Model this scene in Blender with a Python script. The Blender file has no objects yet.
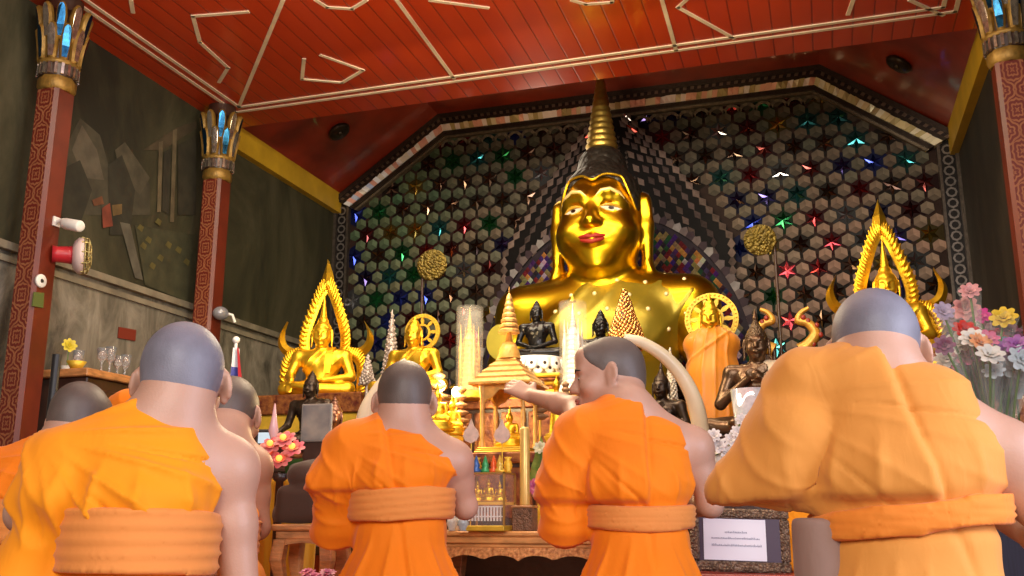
import bpy, math, random
import numpy as np
from mathutils import Vector, Matrix, Euler
random.seed(7); rng = np.random.default_rng(7)
PI = math.pi
sc = bpy.context.scene
COL = sc.collection

# ------------------------------------------------------------------ camera geometry
FPX, YAW, PITCH, HC = 975.0, math.radians(17.5), math.radians(13.3), 0.75
FW = Vector((-math.sin(YAW)*math.cos(PITCH), math.cos(YAW)*math.cos(PITCH), math.sin(PITCH)))
RT = Vector((math.cos(YAW), math.sin(YAW), 0)); UP = RT.cross(FW)
CAM = Vector((0, 0, HC))
def ray(x, y): return FW + RT*((x-512)/FPX) + UP*((288-y)/FPX)
def at(x, y, d): return CAM + ray(x, y)*d
def onY(x, y, Y): r = ray(x, y); return CAM + r*(Y/r.y)
def onZ(x, y, Z): r = ray(x, y); return CAM + r*((Z-HC)/r.z)
def onX(x, y, X): r = ray(x, y); return CAM + r*(X/r.x)
def sightyaw(p): return math.atan2(-(p.x-CAM.x), p.y-CAM.y)      # rotation z of a thing facing away along the line of sight

# ------------------------------------------------------------------ scene helpers
def tag(o, label=None, cat=None, group=None, kind=None):
    if label: o['label'] = label
    if cat: o['category'] = cat
    if group: o['group'] = group
    if kind: o['kind'] = kind
    return o
def thing(name, label, cat, loc=(0,0,0), rz=0.0, scale=1.0, group=None):
    o = bpy.data.objects.new(name, None); COL.objects.link(o)
    o.location = loc; o.rotation_euler = (0,0,rz); o.scale = (scale,)*3
    o.empty_display_size = .05
    return tag(o, label, cat, group)
def kids(o): return list(o.children)
def dup(root, loc, rz, label, scale=None, group=None, parent=None):
    def cp(o, par):
        c = o.copy(); COL.objects.link(c)
        if par is not None: c.parent = par
        for ch in kids(o): cp(ch, c)
        return c
    r = cp(root, parent); r.location = loc; r.rotation_euler = (0,0,rz); r['label'] = label
    if scale: r.scale = (scale,)*3
    if group: r['group'] = group
    return r
def link(name, me, mats, parent=None):
    o = bpy.data.objects.new(name, me); COL.objects.link(o)
    for m in (mats if isinstance(mats, (list, tuple)) else [mats]): me.materials.append(m)
    if parent is not None: o.parent = parent
    return o

class MB:
    """collects shapes; build() links them as one mesh object"""
    def __init__(s): s.v=[]; s.f=[]; s.c=[]; s.m=[]; s.s=[]; s.col=(1,1,1); s.mi=0; s.sm=False; s.M=None
    def add(s, vs, fs, smooth=None):
        b=len(s.v); sm = s.sm if smooth is None else smooth
        for p in vs:
            p=Vector(p)
            s.v.append(tuple(s.M@p) if s.M is not None else tuple(p))
        for f in fs:
            s.f.append(tuple(b+i for i in f)); s.c.append(s.col); s.m.append(s.mi); s.s.append(sm)
        return s
    def box(s, lo, hi, bev=0.0):
        x0,y0,z0=lo; x1,y1,z1=hi
        if bev<=0:
            return s.add([(x0,y0,z0),(x1,y0,z0),(x1,y1,z0),(x0,y1,z0),(x0,y0,z1),(x1,y0,z1),(x1,y1,z1),(x0,y1,z1)],
              [(0,3,2,1),(4,5,6,7),(0,1,5,4),(1,2,6,5),(2,3,7,6),(3,0,4,7)], False)
        b=min(bev,(x1-x0)*.45,(y1-y0)*.45,(z1-z0)*.45)
        return s.loft([ring_rect(x0+b,y0+b,x1-b,y1-b,z0,0), ring_rect(x0,y0,x1,y1,z0+b,b), ring_rect(x0,y0,x1,y1,z1-b,b), ring_rect(x0+b,y0+b,x1-b,y1-b,z1,0)], False)
    def obox(s, M, lo, hi, bev=0.0):
        old=s.M; s.M = M if old is None else old@M; s.box(lo,hi,bev); s.M=old; return s
    def loft(s, rings, smooth=True, cap=True, closed=True):
        n=len(rings[0]); vs=[p for r in rings for p in r]; fs=[]
        for i in range(len(rings)-1):
            for j in range(n if closed else n-1):
                k=(j+1)%n; fs.append((i*n+j,i*n+k,(i+1)*n+k,(i+1)*n+j))
        s.add(vs,fs,smooth)
        if cap and closed:
            s.add(rings[0],[tuple(range(n-1,-1,-1))],False); s.add(rings[-1],[tuple(range(n))],False)
        return s
    def lathe(s, prof, c=(0,0,0), n=24, smooth=True, cap=True, sx=1, sy=1):
        return s.loft([[(c[0]+r*sx*math.cos(2*PI*j/n), c[1]+r*sy*math.sin(2*PI*j/n), c[2]+z) for j in range(n)] for r,z in prof], smooth, cap)
    def tube(s, pts, r, n=8, smooth=True):
        pts=[Vector(p) for p in pts]; rings=[]; rr = r if isinstance(r,(list,tuple)) else [r]*len(pts)
        t0=(pts[1]-pts[0]).normalized(); u=t0.orthogonal().normalized()
        for i,p in enumerate(pts):
            t=(pts[min(i+1,len(pts)-1)]-pts[max(i-1,0)]).normalized()
            u=(u-t*u.dot(t)).normalized(); w=t.cross(u)
            rings.append([tuple(p+(u*math.cos(2*PI*j/n)+w*math.sin(2*PI*j/n))*rr[i]) for j in range(n)])
        return s.loft(rings, smooth)
    def prism(s, poly, t0, t1, axis='y', smooth=False):
        """polygon in the plane across axis, extruded from t0 to t1"""
        def P(a,b,t): return (a,t,b) if axis=='y' else ((a,b,t) if axis=='z' else (t,a,b))
        n=len(poly); A=[P(a,b,t0) for a,b in poly]; B=[P(a,b,t1) for a,b in poly]
        s.add(A+B,[(j,(j+1)%n,n+(j+1)%n,n+j) for j in range(n)],smooth)
        s.add(A,[tuple(range(n-1,-1,-1))],False); s.add(B,[tuple(range(n))],False); return s
    def ball(s, c, r, n=12, m=8):
        r = r if isinstance(r,(tuple,list)) else (r,r,r)
        vs=[(c[0],c[1],c[2]-r[2])]; fs=[]
        for i in range(1,m):
            a=-PI/2+PI*i/m
            for j in range(n): vs.append((c[0]+r[0]*math.cos(a)*math.cos(2*PI*j/n), c[1]+r[1]*math.cos(a)*math.sin(2*PI*j/n), c[2]+r[2]*math.sin(a)))
        vs.append((c[0],c[1],c[2]+r[2]))
        for j in range(n):
            k=(j+1)%n; fs.append((0,1+k,1+j)); fs.append((len(vs)-1, 1+(m-2)*n+j, 1+(m-2)*n+k))
            for i in range(m-2): fs.append((1+i*n+j,1+i*n+k,1+(i+1)*n+k,1+(i+1)*n+j))
        return s.add(vs,fs,True)
    def build(s, name, mats, parent=None, fix=True):
        me=bpy.data.meshes.new(name); me.from_pydata(s.v,[],s.f)
        me.polygons.foreach_set('use_smooth', s.s); me.polygons.foreach_set('material_index', s.m)
        if any(c!=(1,1,1) for c in s.c):
            at_=me.color_attributes.new('Col','FLOAT_COLOR','CORNER')
            arr=np.ones((len(me.loops),4),np.float32); i=0
            for f,c in zip(s.f,s.c):
                arr[i:i+len(f),:3]=c; i+=len(f)
            at_.data.foreach_set('color', arr.ravel())
        me.update()
        return link(name, me, mats, parent)
def ring_rect(x0,y0,x1,y1,z,b):
    if b<=0: return [(x0,y0,z),(x0,y0,z),(x1,y0,z),(x1,y0,z),(x1,y1,z),(x1,y1,z),(x0,y1,z),(x0,y1,z)]
    return [(x0,y0+b,z),(x0+b,y0,z),(x1-b,y0,z),(x1,y0+b,z),(x1,y1-b,z),(x1-b,y1,z),(x0+b,y1,z),(x0,y1-b,z)]
def bez(p, n=12):
    """Catmull-Rom through points"""
    P=[Vector(q) for q in p]; P=[P[0]*2-P[1]]+P+[P[-1]*2-P[-2]]; out=[]
    for i in range(1,len(P)-2):
        for k in range(n):
            t=k/n; a,b,c,d=P[i-1:i+3]
            out.append(.5*((2*b)+(c-a)*t+(2*a-5*b+4*c-d)*t*t+(3*b-a-3*c+d)*t**3))
    out.append(P[-2]); return out

# ------------------------------------------------------------------ signed distance modelling (one continuous organic surface)
def rot(rx=0,ry=0,rz=0): return np.array(Euler((rx,ry,rz)).to_matrix(), np.float32)
class SDF:
    def __init__(s, lo, hi, h):
        s.x,s.y,s.z=[np.arange(lo[i],hi[i]+h,h,dtype=np.float32) for i in range(3)]
        s.F=np.full((len(s.x),len(s.y),len(s.z)), 1.0, np.float32); s.h=h
        s.R=np.eye(3,dtype=np.float32); s.t=np.zeros(3,np.float32); s.sc=1.0
    def frame(s, R=None, t=None, sc=1.0):
        s.R=np.eye(3,dtype=np.float32) if R is None else np.asarray(R,np.float32); s.t=np.zeros(3,np.float32) if t is None else np.asarray(t,np.float32); s.sc=sc
    def _sub(s, c, rad, m):
        c=s.R@(np.asarray(c,np.float32)*s.sc)+s.t; rad=rad*s.sc+m
        sl=tuple(slice(max(0,int(np.searchsorted(a,c[i]-rad))-1), int(np.searchsorted(a,c[i]+rad))+1) for i,a in enumerate((s.x,s.y,s.z)))
        X=s.x[sl[0]][:,None,None]-s.t[0]; Y=s.y[sl[1]][None,:,None]-s.t[1]; Z=s.z[sl[2]][None,None,:]-s.t[2]
        R=s.R; k=1/s.sc
        return sl, (R[0,0]*X+R[1,0]*Y+R[2,0]*Z)*k, (R[0,1]*X+R[1,1]*Y+R[2,1]*Z)*k, (R[0,2]*X+R[1,2]*Y+R[2,2]*Z)*k
    def _put(s, sl, d, k, op):
        d=(d*s.sc).astype(np.float32); a=s.F[sl]; k=max(k,1e-5)
        if a.size==0: return
        if op=='u':
            h=np.clip(.5+.5*(a-d)/k,0,1); s.F[sl]=a+(d-a)*h-k*h*(1-h)
        elif op=='s':
            d=-d; h=np.clip(.5-.5*(a-d)/k,0,1); s.F[sl]=a+(d-a)*h+k*h*(1-h)
    def ell(s, c, r, k=.02, R=None, op='u'):
        r=np.asarray(r,np.float32)*np.ones(3,np.float32)
        sl,X,Y,Z=s._sub(c,float(r.max()),max(.04,1.5*k)); X=X-c[0];Y=Y-c[1];Z=Z-c[2]
        if R is not None: X,Y,Z=[R[0,i]*X+R[1,i]*Y+R[2,i]*Z for i in range(3)]
        k0=np.sqrt((X/r[0])**2+(Y/r[1])**2+(Z/r[2])**2)+1e-6; k1=np.sqrt((X/r[0]**2)**2+(Y/r[1]**2)**2+(Z/r[2]**2)**2)+1e-6
        s._put(sl,k0*(k0-1)/k1,k,op); return s
    def cone(s, a, b, ra, rb, k=.02, op='u', sq=None):
        a=np.asarray(a,np.float32); b=np.asarray(b,np.float32); c=(a+b)/2; L=float(np.linalg.norm(b-a))
        sl,X,Y,Z=s._sub(c,L/2+max(ra,rb),max(.04,1.5*k)); ab=b-a
        X=X-a[0];Y=Y-a[1];Z=Z-a[2]
        t=np.clip((X*ab[0]+Y*ab[1]+Z*ab[2])/(L*L+1e-9),0,1)
        dx,dy,dz=X-t*ab[0],Y-t*ab[1],Z-t*ab[2]
        if sq is not None: dx=dx*sq[0];dy=dy*sq[1];dz=dz*sq[2]
        s._put(sl,np.sqrt(dx*dx+dy*dy+dz*dz)-(ra+(rb-ra)*t),k,op); return s
    def path(s, pts, rs, k=.02, sq=None):
        for i in range(len(pts)-1): s.cone(pts[i],pts[i+1],rs[i],rs[i+1],k,sq=sq)
        return s
    def box(s, c, hs, rnd=.01, k=.02, R=None, op='u'):
        hs=np.asarray(hs,np.float32); sl,X,Y,Z=s._sub(c,float(np.linalg.norm(hs)),max(.04,1.5*k)); X=X-c[0];Y=Y-c[1];Z=Z-c[2]
        if R is not None: X,Y,Z=[R[0,i]*X+R[1,i]*Y+R[2,i]*Z for i in range(3)]
        q=[np.abs(v)-(hs[i]-rnd) for i,v in enumerate((X,Y,Z))]
        s._put(sl,np.sqrt(sum(np.maximum(v,0)**2 for v in q))+np.minimum(np.maximum(np.maximum(q[0],q[1]),q[2]),0)-rnd,k,op); return s
    def plane(s, n, p, k=.01):
        """keep the side the normal points away from"""
        n=np.asarray(n,np.float32); n=n/np.linalg.norm(n)
        d=s.x[:,None,None]*n[0]+s.y[None,:,None]*n[1]+s.z[None,None,:]*n[2]-float(np.dot(n,p))
        a=s.F; h=np.clip(.5-.5*(a-d)/k,0,1); s.F=(a+(d-a)*h+k*h*(1-h)).astype(np.float32); return s
    def copy(s):
        c=SDF.__new__(SDF); c.__dict__.update(s.__dict__); c.F=s.F.copy(); return c
    def grid(s): return s.x[:,None,None], s.y[None,:,None], s.z[None,None,:]
    def verts(s):
        F=s.F; nx,ny,nz=F.shape; ins=F<0
        cnt=np.zeros((nx-1,ny-1,nz-1),np.int8); 
        for i in (0,1):
            for j in (0,1):
                for k in (0,1): cnt+=ins[i:nx-1+i,j:ny-1+j,k:nz-1+k]
        act=(cnt>0)&(cnt<8); ci,cj,ck=np.nonzero(act); n=len(ci)
        idx=np.full(act.shape,-1,np.int32); idx[ci,cj,ck]=np.arange(n)
        acc=np.zeros((n,3)); w=np.zeros(n)
        cr=[(i,j,k) for i in (0,1) for j in (0,1) for k in (0,1)]
        for a in cr:
            for ax in range(3):
                if a[ax]: continue
                b=list(a); b[ax]=1
                fa=F[ci+a[0],cj+a[1],ck+a[2]]; fb=F[ci+b[0],cj+b[1],ck+b[2]]
                m=(fa<0)!=(fb<0); t=np.where(m,fa/np.where(m,fa-fb,1),0)
                p=np.array(a,float)[None,:].repeat(n,0); p[:,ax]=t
                acc+=p*m[:,None]; w+=m
        acc/=w[:,None]
        V=np.stack([s.x[0]+(ci+acc[:,0])*s.h, s.y[0]+(cj+acc[:,1])*s.h, s.z[0]+(ck+acc[:,2])*s.h],1)
        Q=[]
        for ax in range(3):
            sl0=[slice(1,-1)]*3; sl1=[slice(1,-1)]*3
            sl0[ax]=slice(0,-1); sl1[ax]=slice(1,None)
            A=ins[tuple(sl0)]; B=ins[tuple(sl1)]
            e=np.nonzero(A!=B); 
            if len(e[0])==0: continue
            o=[e[0]+1,e[1]+1,e[2]+1]; o[ax]=e[ax]
            u,v=(ax+1)%3,(ax+2)%3
            def cell(du,dv):
                q=[o[0].copy(),o[1].copy(),o[2].copy()]; q[u]=q[u]-1+du; q[v]=q[v]-1+dv
                return idx[q[0],q[1],q[2]]
            q=np.stack([cell(0,0),cell(1,0),cell(1,1),cell(0,1)],1)
            fl=~A[e]; q[fl]=q[fl][:,::-1]
            Q.append(q)
        Q=np.concatenate(Q); Q=Q[(Q>=0).all(1)]
        return V.astype(np.float32), Q.astype(np.int32)
    def build(s, name, mats, parent=None, disp=None, matfn=None, smooth=1, drop=None):
        V,Q=s.verts()
        if drop is not None:
            kp=~drop(V[Q].mean(1)); Q=Q[kp]; u=np.unique(Q); mp=np.full(len(V),-1,np.int32); mp[u]=np.arange(len(u)); V=V[u]; Q=mp[Q]
        return np_mesh(name,V,Q,mats,parent,disp,matfn,smooth)
def relax(V,Q,it):
    for _ in range(it):
        acc=np.zeros_like(V); w=np.zeros(len(V),np.float32)
        for a in range(4):
            i=Q[:,a]; j=Q[:,(a+1)%4]
            np.add.at(acc,i,V[j]); np.add.at(w,i,1); np.add.at(acc,j,V[i]); np.add.at(w,j,1)
        V=V*.4+.6*acc/np.maximum(w,1)[:,None]
    return V
def np_mesh(name,V,Q,mats,parent=None,disp=None,matfn=None,smooth=0):
    if smooth: V=relax(V,Q,smooth)
    me=bpy.data.meshes.new(name)
    def fill(V):
        me.vertices.foreach_set('co',V.astype(np.float32).ravel())
    me.vertices.add(len(V)); fill(V)
    me.loops.add(Q.size); me.loops.foreach_set('vertex_index',Q.ravel())
    me.polygons.add(len(Q)); me.polygons.foreach_set('loop_start',np.arange(0,Q.size,4,dtype=np.int32))
    me.update(calc_edges=True)
    if disp is not None:
        N=np.zeros(len(V)*3,np.float32); me.vertices.foreach_get('normal',N); N=N.reshape(-1,3)
        fill(V+N*disp(V,N)[:,None]); me.update()
    me.polygons.foreach_set('use_smooth',np.ones(len(Q),bool))
    if matfn is not None:
        me.polygons.foreach_set('material_index',matfn(V[Q].mean(1)).astype(np.int32))
    me.validate()
    return link(name,me,mats,parent)
def wob(V, f, seed):
    """smooth noise in about -1..1"""
    r=np.random.default_rng(seed); o=0
    for i in range(6):
        d=r.normal(size=3); d/=np.linalg.norm(d); o=o+np.sin(V@d*f*(.6+.25*i)+r.uniform(0,6.3))/(1+.35*i)
    return o/3
def sst(a,b,x): t=np.clip((x-a)/(b-a),0,1); return t*t*(3-2*t)

# ------------------------------------------------------------------ materials
def _mat(name):
    m=bpy.data.materials.new(name); m.use_nodes=True; nt=m.node_tree; b=nt.nodes['Principled BSDF']; return m,nt,b
def mat(name, col, rough=.5, metal=0.0, vary=.0, vscale=8.0, bump=0.0, bscale=60.0, emit=0.0, emcol=None, trans=0.0, sss=0.0, coat=0.0, spec=None, col2=None, stretch=(1,1,1), vcol=False, alpha=1.0, sheen=0.0):
    m,nt,b=_mat(name); N=nt.nodes; L=nt.links
    b.inputs['Base Color'].default_value=(*col,1); b.inputs['Roughness'].default_value=rough; b.inputs['Metallic'].default_value=metal
    if spec is not None: b.inputs['Specular IOR Level'].default_value=spec
    if trans: b.inputs['Transmission Weight'].default_value=trans
    if sss: b.inputs['Subsurface Weight'].default_value=sss; b.inputs['Subsurface Radius'].default_value=(.012,.005,.003)
    if coat: b.inputs['Coat Weight'].default_value=coat; b.inputs['Coat Roughness'].default_value=.1
    if sheen: b.inputs['Sheen Weight'].default_value=sheen
    if alpha<1: b.inputs['Alpha'].default_value=alpha
    if emit: b.inputs['Emission Color'].default_value=(*(emcol or col),1); b.inputs['Emission Strength'].default_value=emit
    src=None
    if vary or bump:
        tc=N.new('ShaderNodeTexCoord'); mp=N.new('ShaderNodeMapping'); mp.inputs['Scale'].default_value=stretch; L.new(tc.outputs['Object'],mp.inputs['Vector'])
    if vcol:
        a=N.new('ShaderNodeAttribute'); a.attribute_name='Col'; src=a.outputs['Color']
    if vary:
        n=N.new('ShaderNodeTexNoise'); n.inputs['Scale'].default_value=vscale; n.inputs['Detail'].default_value=6; L.new(mp.outputs['Vector'],n.inputs['Vector'])
        mx=N.new('ShaderNodeMix'); mx.data_type='RGBA'; r=N.new('ShaderNodeMapRange'); r.inputs['From Min'].default_value=.35; r.inputs['From Max'].default_value=.68
        L.new(n.outputs['Fac'],r.inputs['Value']); L.new(r.outputs['Result'],mx.inputs['Factor'])
        c2=col2 or tuple(c*(1-vary) for c in col)
        if src is not None:
            mx.blend_type='MULTIPLY'; L.new(src,mx.inputs['A']); mx.inputs['B'].default_value=(1-vary,)*3+(1,)
        else:
            mx.inputs['A'].default_value=(*col,1); mx.inputs['B'].default_value=(*c2,1)
        src=mx.outputs['Result']
    if src is not None: L.new(src,b.inputs['Base Color'])
    if bump:
        n=N.new('ShaderNodeTexNoise'); n.inputs['Scale'].default_value=bscale; n.inputs['Detail'].default_value=5; L.new(mp.outputs['Vector'],n.inputs['Vector'])
        bp=N.new('ShaderNodeBump'); bp.inputs['Strength'].default_value=bump; bp.inputs['Distance'].default_value=.01
        L.new(n.outputs['Fac'],bp.inputs['Height']); L.new(bp.outputs['Normal'],b.inputs['Normal'])
    return m
def voro_bump(m, scale, strength, dist=.01, coord='Object'):
    nt=m.node_tree; b=nt.nodes['Principled BSDF']; tc=nt.nodes.new('ShaderNodeTexCoord'); v=nt.nodes.new('ShaderNodeTexVoronoi'); v.inputs['Scale'].default_value=scale
    nt.links.new(tc.outputs[coord],v.inputs['Vector']); bp=nt.nodes.new('ShaderNodeBump'); bp.invert=True; bp.inputs['Strength'].default_value=strength; bp.inputs['Distance'].default_value=dist
    nt.links.new(v.outputs['Distance'],bp.inputs['Height']); nt.links.new(bp.outputs['Normal'],b.inputs['Normal']); return m
# ------------------------------------------------------------------ shared materials
GOLD   = mat('gold_leaf',(.85,.50,.04),.33,.92,vary=.3,vscale=5,bump=.12,bscale=30)
GOLD_B = mat('bright_gold',(.92,.56,.035),.38,.9,vary=.15,vscale=9,bump=.1,bscale=40)
GOLDP  = mat('gold_paint',(.85,.55,.05),.42,.35,vary=.25,vscale=12,bump=.15,bscale=80)
OLDGOLD= mat('dull_gold',(.55,.36,.08),.38,.9,vary=.4,vscale=20,bump=.3,bscale=90)
BRONZE = mat('brown_bronze',(.17,.10,.055),.3,.75,vary=.4,vscale=10,bump=.15,bscale=60)
BLACKST= mat('black_stone',(.006,.005,.005),.26,0,spec=.4)
DARKBR = mat('dark_bronze',(.055,.035,.022),.3,.6,vary=.5,vscale=15,bump=.2,bscale=80)
SKIN   = mat('skin',(.50,.285,.20),.48,0,vary=.12,vscale=9,bump=.08,bscale=220,sss=.08)
SKIN_D = mat('tanned_skin',(.42,.22,.13),.48,0,vary=.15,vscale=9,bump=.08,bscale=220,sss=.06)
WOOD   = mat('carved_teak',(.62,.27,.09),.42,0,vary=.45,vscale=14,bump=.3,bscale=70,stretch=(1,1,4))
WOOD_L = mat('golden_teak',(.72,.38,.08),.38,.15,vary=.35,vscale=20,bump=.3,bscale=90)
WOOD_D = mat('dark_lacquered_wood',(.055,.022,.014),.35,0,vary=.4,vscale=10,bump=.2,bscale=40)
REDLAC = mat('red_lacquer',(.30,.025,.015),.35,0,vary=.3,vscale=14,bump=.15,bscale=60)
WHITE  = mat('white_paint',(.8,.78,.74),.5)
GLASS  = mat('clear_acrylic',(1,.95,.86),.10,0,alpha=.06)
BLACK  = mat('black_plastic',(.012,.011,.012),.45)

# ------------------------------------------------------------------ room shell
W, E_, D = -4.82, 1.33, 9.0
ZC = 4.10; YS = onZ(520,90,ZC).y
ZT = 4.9; XB, XC = -3.63, .22
DADO = 2.44

def ceil_mat(name, c1, c2, rough):
    m,nt,b=_mat(name); N=nt.nodes; L=nt.links
    tc=N.new('ShaderNodeTexCoord'); sx=N.new('ShaderNodeSeparateXYZ'); L.new(tc.outputs['Object'],sx.inputs['Vector'])
    mu=N.new('ShaderNodeMath'); mu.operation='MULTIPLY'; mu.inputs[1].default_value=1/.135; L.new(sx.outputs['X'],mu.inputs[0])
    fr=N.new('ShaderNodeMath'); fr.operation='PINGPONG'; fr.inputs[1].default_value=.5; L.new(mu.outputs[0],fr.inputs[0])
    ed=N.new('ShaderNodeMapRange'); ed.inputs['From Min'].default_value=0; ed.inputs['From Max'].default_value=.06; L.new(fr.outputs[0],ed.inputs['Value'])
    mp=N.new('ShaderNodeMapping'); mp.inputs['Scale'].default_value=(3,.6,1); L.new(tc.outputs['Object'],mp.inputs['Vector'])
    n=N.new('ShaderNodeTexNoise'); n.inputs['Scale'].default_value=2; n.inputs['Detail'].default_value=6; L.new(mp.outputs['Vector'],n.inputs['Vector'])
    mx=N.new('ShaderNodeMix'); mx.data_type='RGBA'; mx.inputs['A'].default_value=(*c1,1); mx.inputs['B'].default_value=(*c2,1); L.new(n.outputs['Fac'],mx.inputs['Factor'])
    m2=N.new('ShaderNodeMix'); m2.data_type='RGBA'; m2.inputs['A'].default_value=(c2[0]*.45,c2[1]*.4,c2[2]*.4,1); L.new(mx.outputs['Result'],m2.inputs['B']); L.new(ed.outputs['Result'],m2.inputs['Factor'])
    L.new(m2.outputs['Result'],b.inputs['Base Color'])
    bp=N.new('ShaderNodeBump'); bp.inputs['Strength'].default_value=.35; bp.inputs['Distance'].default_value=.01; L.new(ed.outputs['Result'],bp.inputs['Height']); L.new(bp.outputs['Normal'],b.inputs['Normal'])
    b.inputs['Roughness'].default_value=rough; b.inputs['Coat Weight'].default_value=.7; b.inputs['Coat Roughness'].default_value=.14
    return m
CEIL = ceil_mat('red_ceiling_planks',(.60,.055,.004),(.44,.028,.003),.38)
CEILV= mat('dark_red_vault',(.34,.032,.010),.35,0,vary=.5,vscale=3,bump=.25,bscale=6,coat=.3)
def mural_mat(name, a, b_, c, sc_=1.2):
    m,nt,b=_mat(name); N=nt.nodes; L=nt.links
    tc=N.new('ShaderNodeTexCoord'); mp=N.new('ShaderNodeMapping'); mp.inputs['Scale'].default_value=(1,1,.45); L.new(tc.outputs['Object'],mp.inputs['Vector'])
    n=N.new('ShaderNodeTexNoise'); n.inputs['Scale'].default_value=sc_; n.inputs['Detail'].default_value=9; n.inputs['Roughness'].default_value=.68; n.inputs['Distortion'].default_value=.8; L.new(mp.outputs['Vector'],n.inputs['Vector'])
    cr=N.new('ShaderNodeValToRGB'); e=cr.color_ramp.elements; e[0].position=.36; e[0].color=(*a,1); e[1].position=.7; e[1].color=(*c,1); q=e.new(.52); q.color=(*b_,1)
    L.new(n.outputs['Fac'],cr.inputs['Fac']); L.new(cr.outputs['Color'],b.inputs['Base Color']); b.inputs['Roughness'].default_value=.62
    return m
MURAL = mural_mat('smoky_olive_mural',(.014,.013,.006),(.042,.038,.017),(.09,.078,.042))
MURAL_R = mural_mat('dark_brown_mural',(.010,.008,.006),(.028,.021,.014),(.06,.05,.035))
MARBLE = mural_mat('grey_marble_dado',(.075,.066,.05),(.19,.17,.13),(.32,.285,.23),4.5)

def struct(mb, name, m): return tag(mb.build(name, m), kind='structure')
mb=MB(); mb.box((W-3,-4.5,-.1),(E_+3,D+.3,0)); struct(mb,'floor',mat('polished_floor',(.22,.09,.06),.25,0,vary=.3))
mb=MB()
mb.mi=0; mb.box((W-.2,-1.0,DADO),(W,D,ZC+.3)); mb.mi=1; mb.box((W-.2,-1.0,0),(W,D,DADO))
struct(mb,'wall_left',[MURAL,MARBLE])
mb=MB(); mb.mi=0; mb.box((E_,2.4,1.2),(E_+.2,D,ZC+.3)); mb.mi=1; mb.box((E_,2.4,0),(E_+.2,D,1.2)); struct(mb,'wall_right',[MURAL_R,WOOD_D])
# painted scene on the left wall: pavilion, cliffs and small figures (flat paint layer)
PAINT=mat('faded_mural_paint',(1,1,1),.65,0,vary=.45,vscale=9,vcol=True)
mb=MB()
def daub(poly, c, off=.004):
    mb.col=tuple(.40*q+.35*e for q,e in zip(c,(.06,.055,.03))); pts=[onX(x,y,W+off) for x,y in poly]; mb.add(pts,[tuple(range(len(pts)))])
daub([(64,150),(80,118),(100,135),(110,170),(128,150),(150,185),(150,215),(60,215)],(.10,.085,.055))
daub([(72,150),(82,125),(97,150),(104,180),(84,178)],(.21,.17,.12),.006)
daub([(115,150),(125,142),(150,178),(140,195),(120,175)],(.15,.125,.08),.006)
daub([(60,170),(80,160),(92,190),(80,225),(62,225)],(.022,.020,.014),.007)
daub([(108,165),(122,155),(135,190),(130,235),(110,235)],(.026,.023,.016),.008)
daub([(143,150),(176,128),(196,121),(197,128),(163,150)],(.13,.085,.045),.009)
daub([(159,142),(163,141),(161,212),(157,212)],(.27,.20,.11),.010)
daub([(173,130),(177,129),(174,222),(170,222)],(.27,.20,.11),.010)
daub([(164,152),(171,148),(169,215),(162,210)],(.035,.028,.02),.009)
daub([(178,145),(196,135),(196,215),(178,215)],(.045,.035,.022),.009)
daub([(120,222),(130,224),(143,280),(135,278)],(.24,.21,.16),.009)
daub([(135,225),(196,235),(196,305),(145,285)],(.10,.10,.045),.008)
daub([(92,200),(102,196),(104,204),(94,206)],(.33,.09,.03),.010)
daub([(102,208),(110,203),(113,226),(103,228)],(.45,.06,.03),.011)
daub([(112,205),(122,204),(122,214),(113,216)],(.35,.20,.06),.011)
for x,y in ((140,228),(148,240),(158,222),(168,245),(160,258),(152,266),(178,250),(186,262),(143,246)):
    daub([(x-3,y),(x,y-4),(x+4,y-1),(x+2,y+4)],(.30,.24,.05),.011)
pm=mb.build('wall_left_painting',PAINT); tag(pm,kind='structure')
# ledge along the top of the marble, yellow beam along the altar bay
mb=MB(); mb.box((W,-1,DADO-.05),(W+.05,D,DADO)); mb.box((W,-1,DADO-.12),(W+.02,D,DADO-.08)); struct(mb,'trim_1',mat('worn_stone_ledge',(.28,.24,.17),.5,0,vary=.4))
YEL=mat('yellow_beam_paint',(.62,.36,.02),.45,0,vary=.25,vscale=4)
mb=MB(); mb.box((W,YS-.35,ZC-.17),(W+.07,D,ZC+.05)); struct(mb,'trim_2',YEL)
mb=MB(); mb.box((E_-.07,YS-.9,ZC-.20),(E_,D,ZC+.05)); struct(mb,'trim_3',YEL)
# ceiling slab, vault over the altar
mb=MB(); mb.mi=0; mb.box((W-.1,-1.0,ZC),(E_+.1,YS,ZC+.12))
struct(mb,'ceiling',[CEIL])
mb=MB()
mb.add([(W,YS-.02,ZC),(W,D,ZC),(XB,D,ZT),(XB,YS-.02,ZT)],[(0,1,2,3)]); mb.add([(XB,YS-.02,ZT),(XB,D,ZT),(XC,D,ZT),(XC,YS-.02,ZT)],[(0,1,2,3)])
mb.add([(XC,YS-.02,ZT),(XC,D,ZT),(E_,D,ZC),(E_,YS-.02,ZC)],[(0,1,2,3)]); mb.add([(W,YS-.02,ZC),(E_,YS-.02,ZC),(E_,YS-.02,ZT),(W,YS-.02,ZT)],[(0,1,2,3)])
struct(mb,'ceiling_vault',CEILV)
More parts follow.
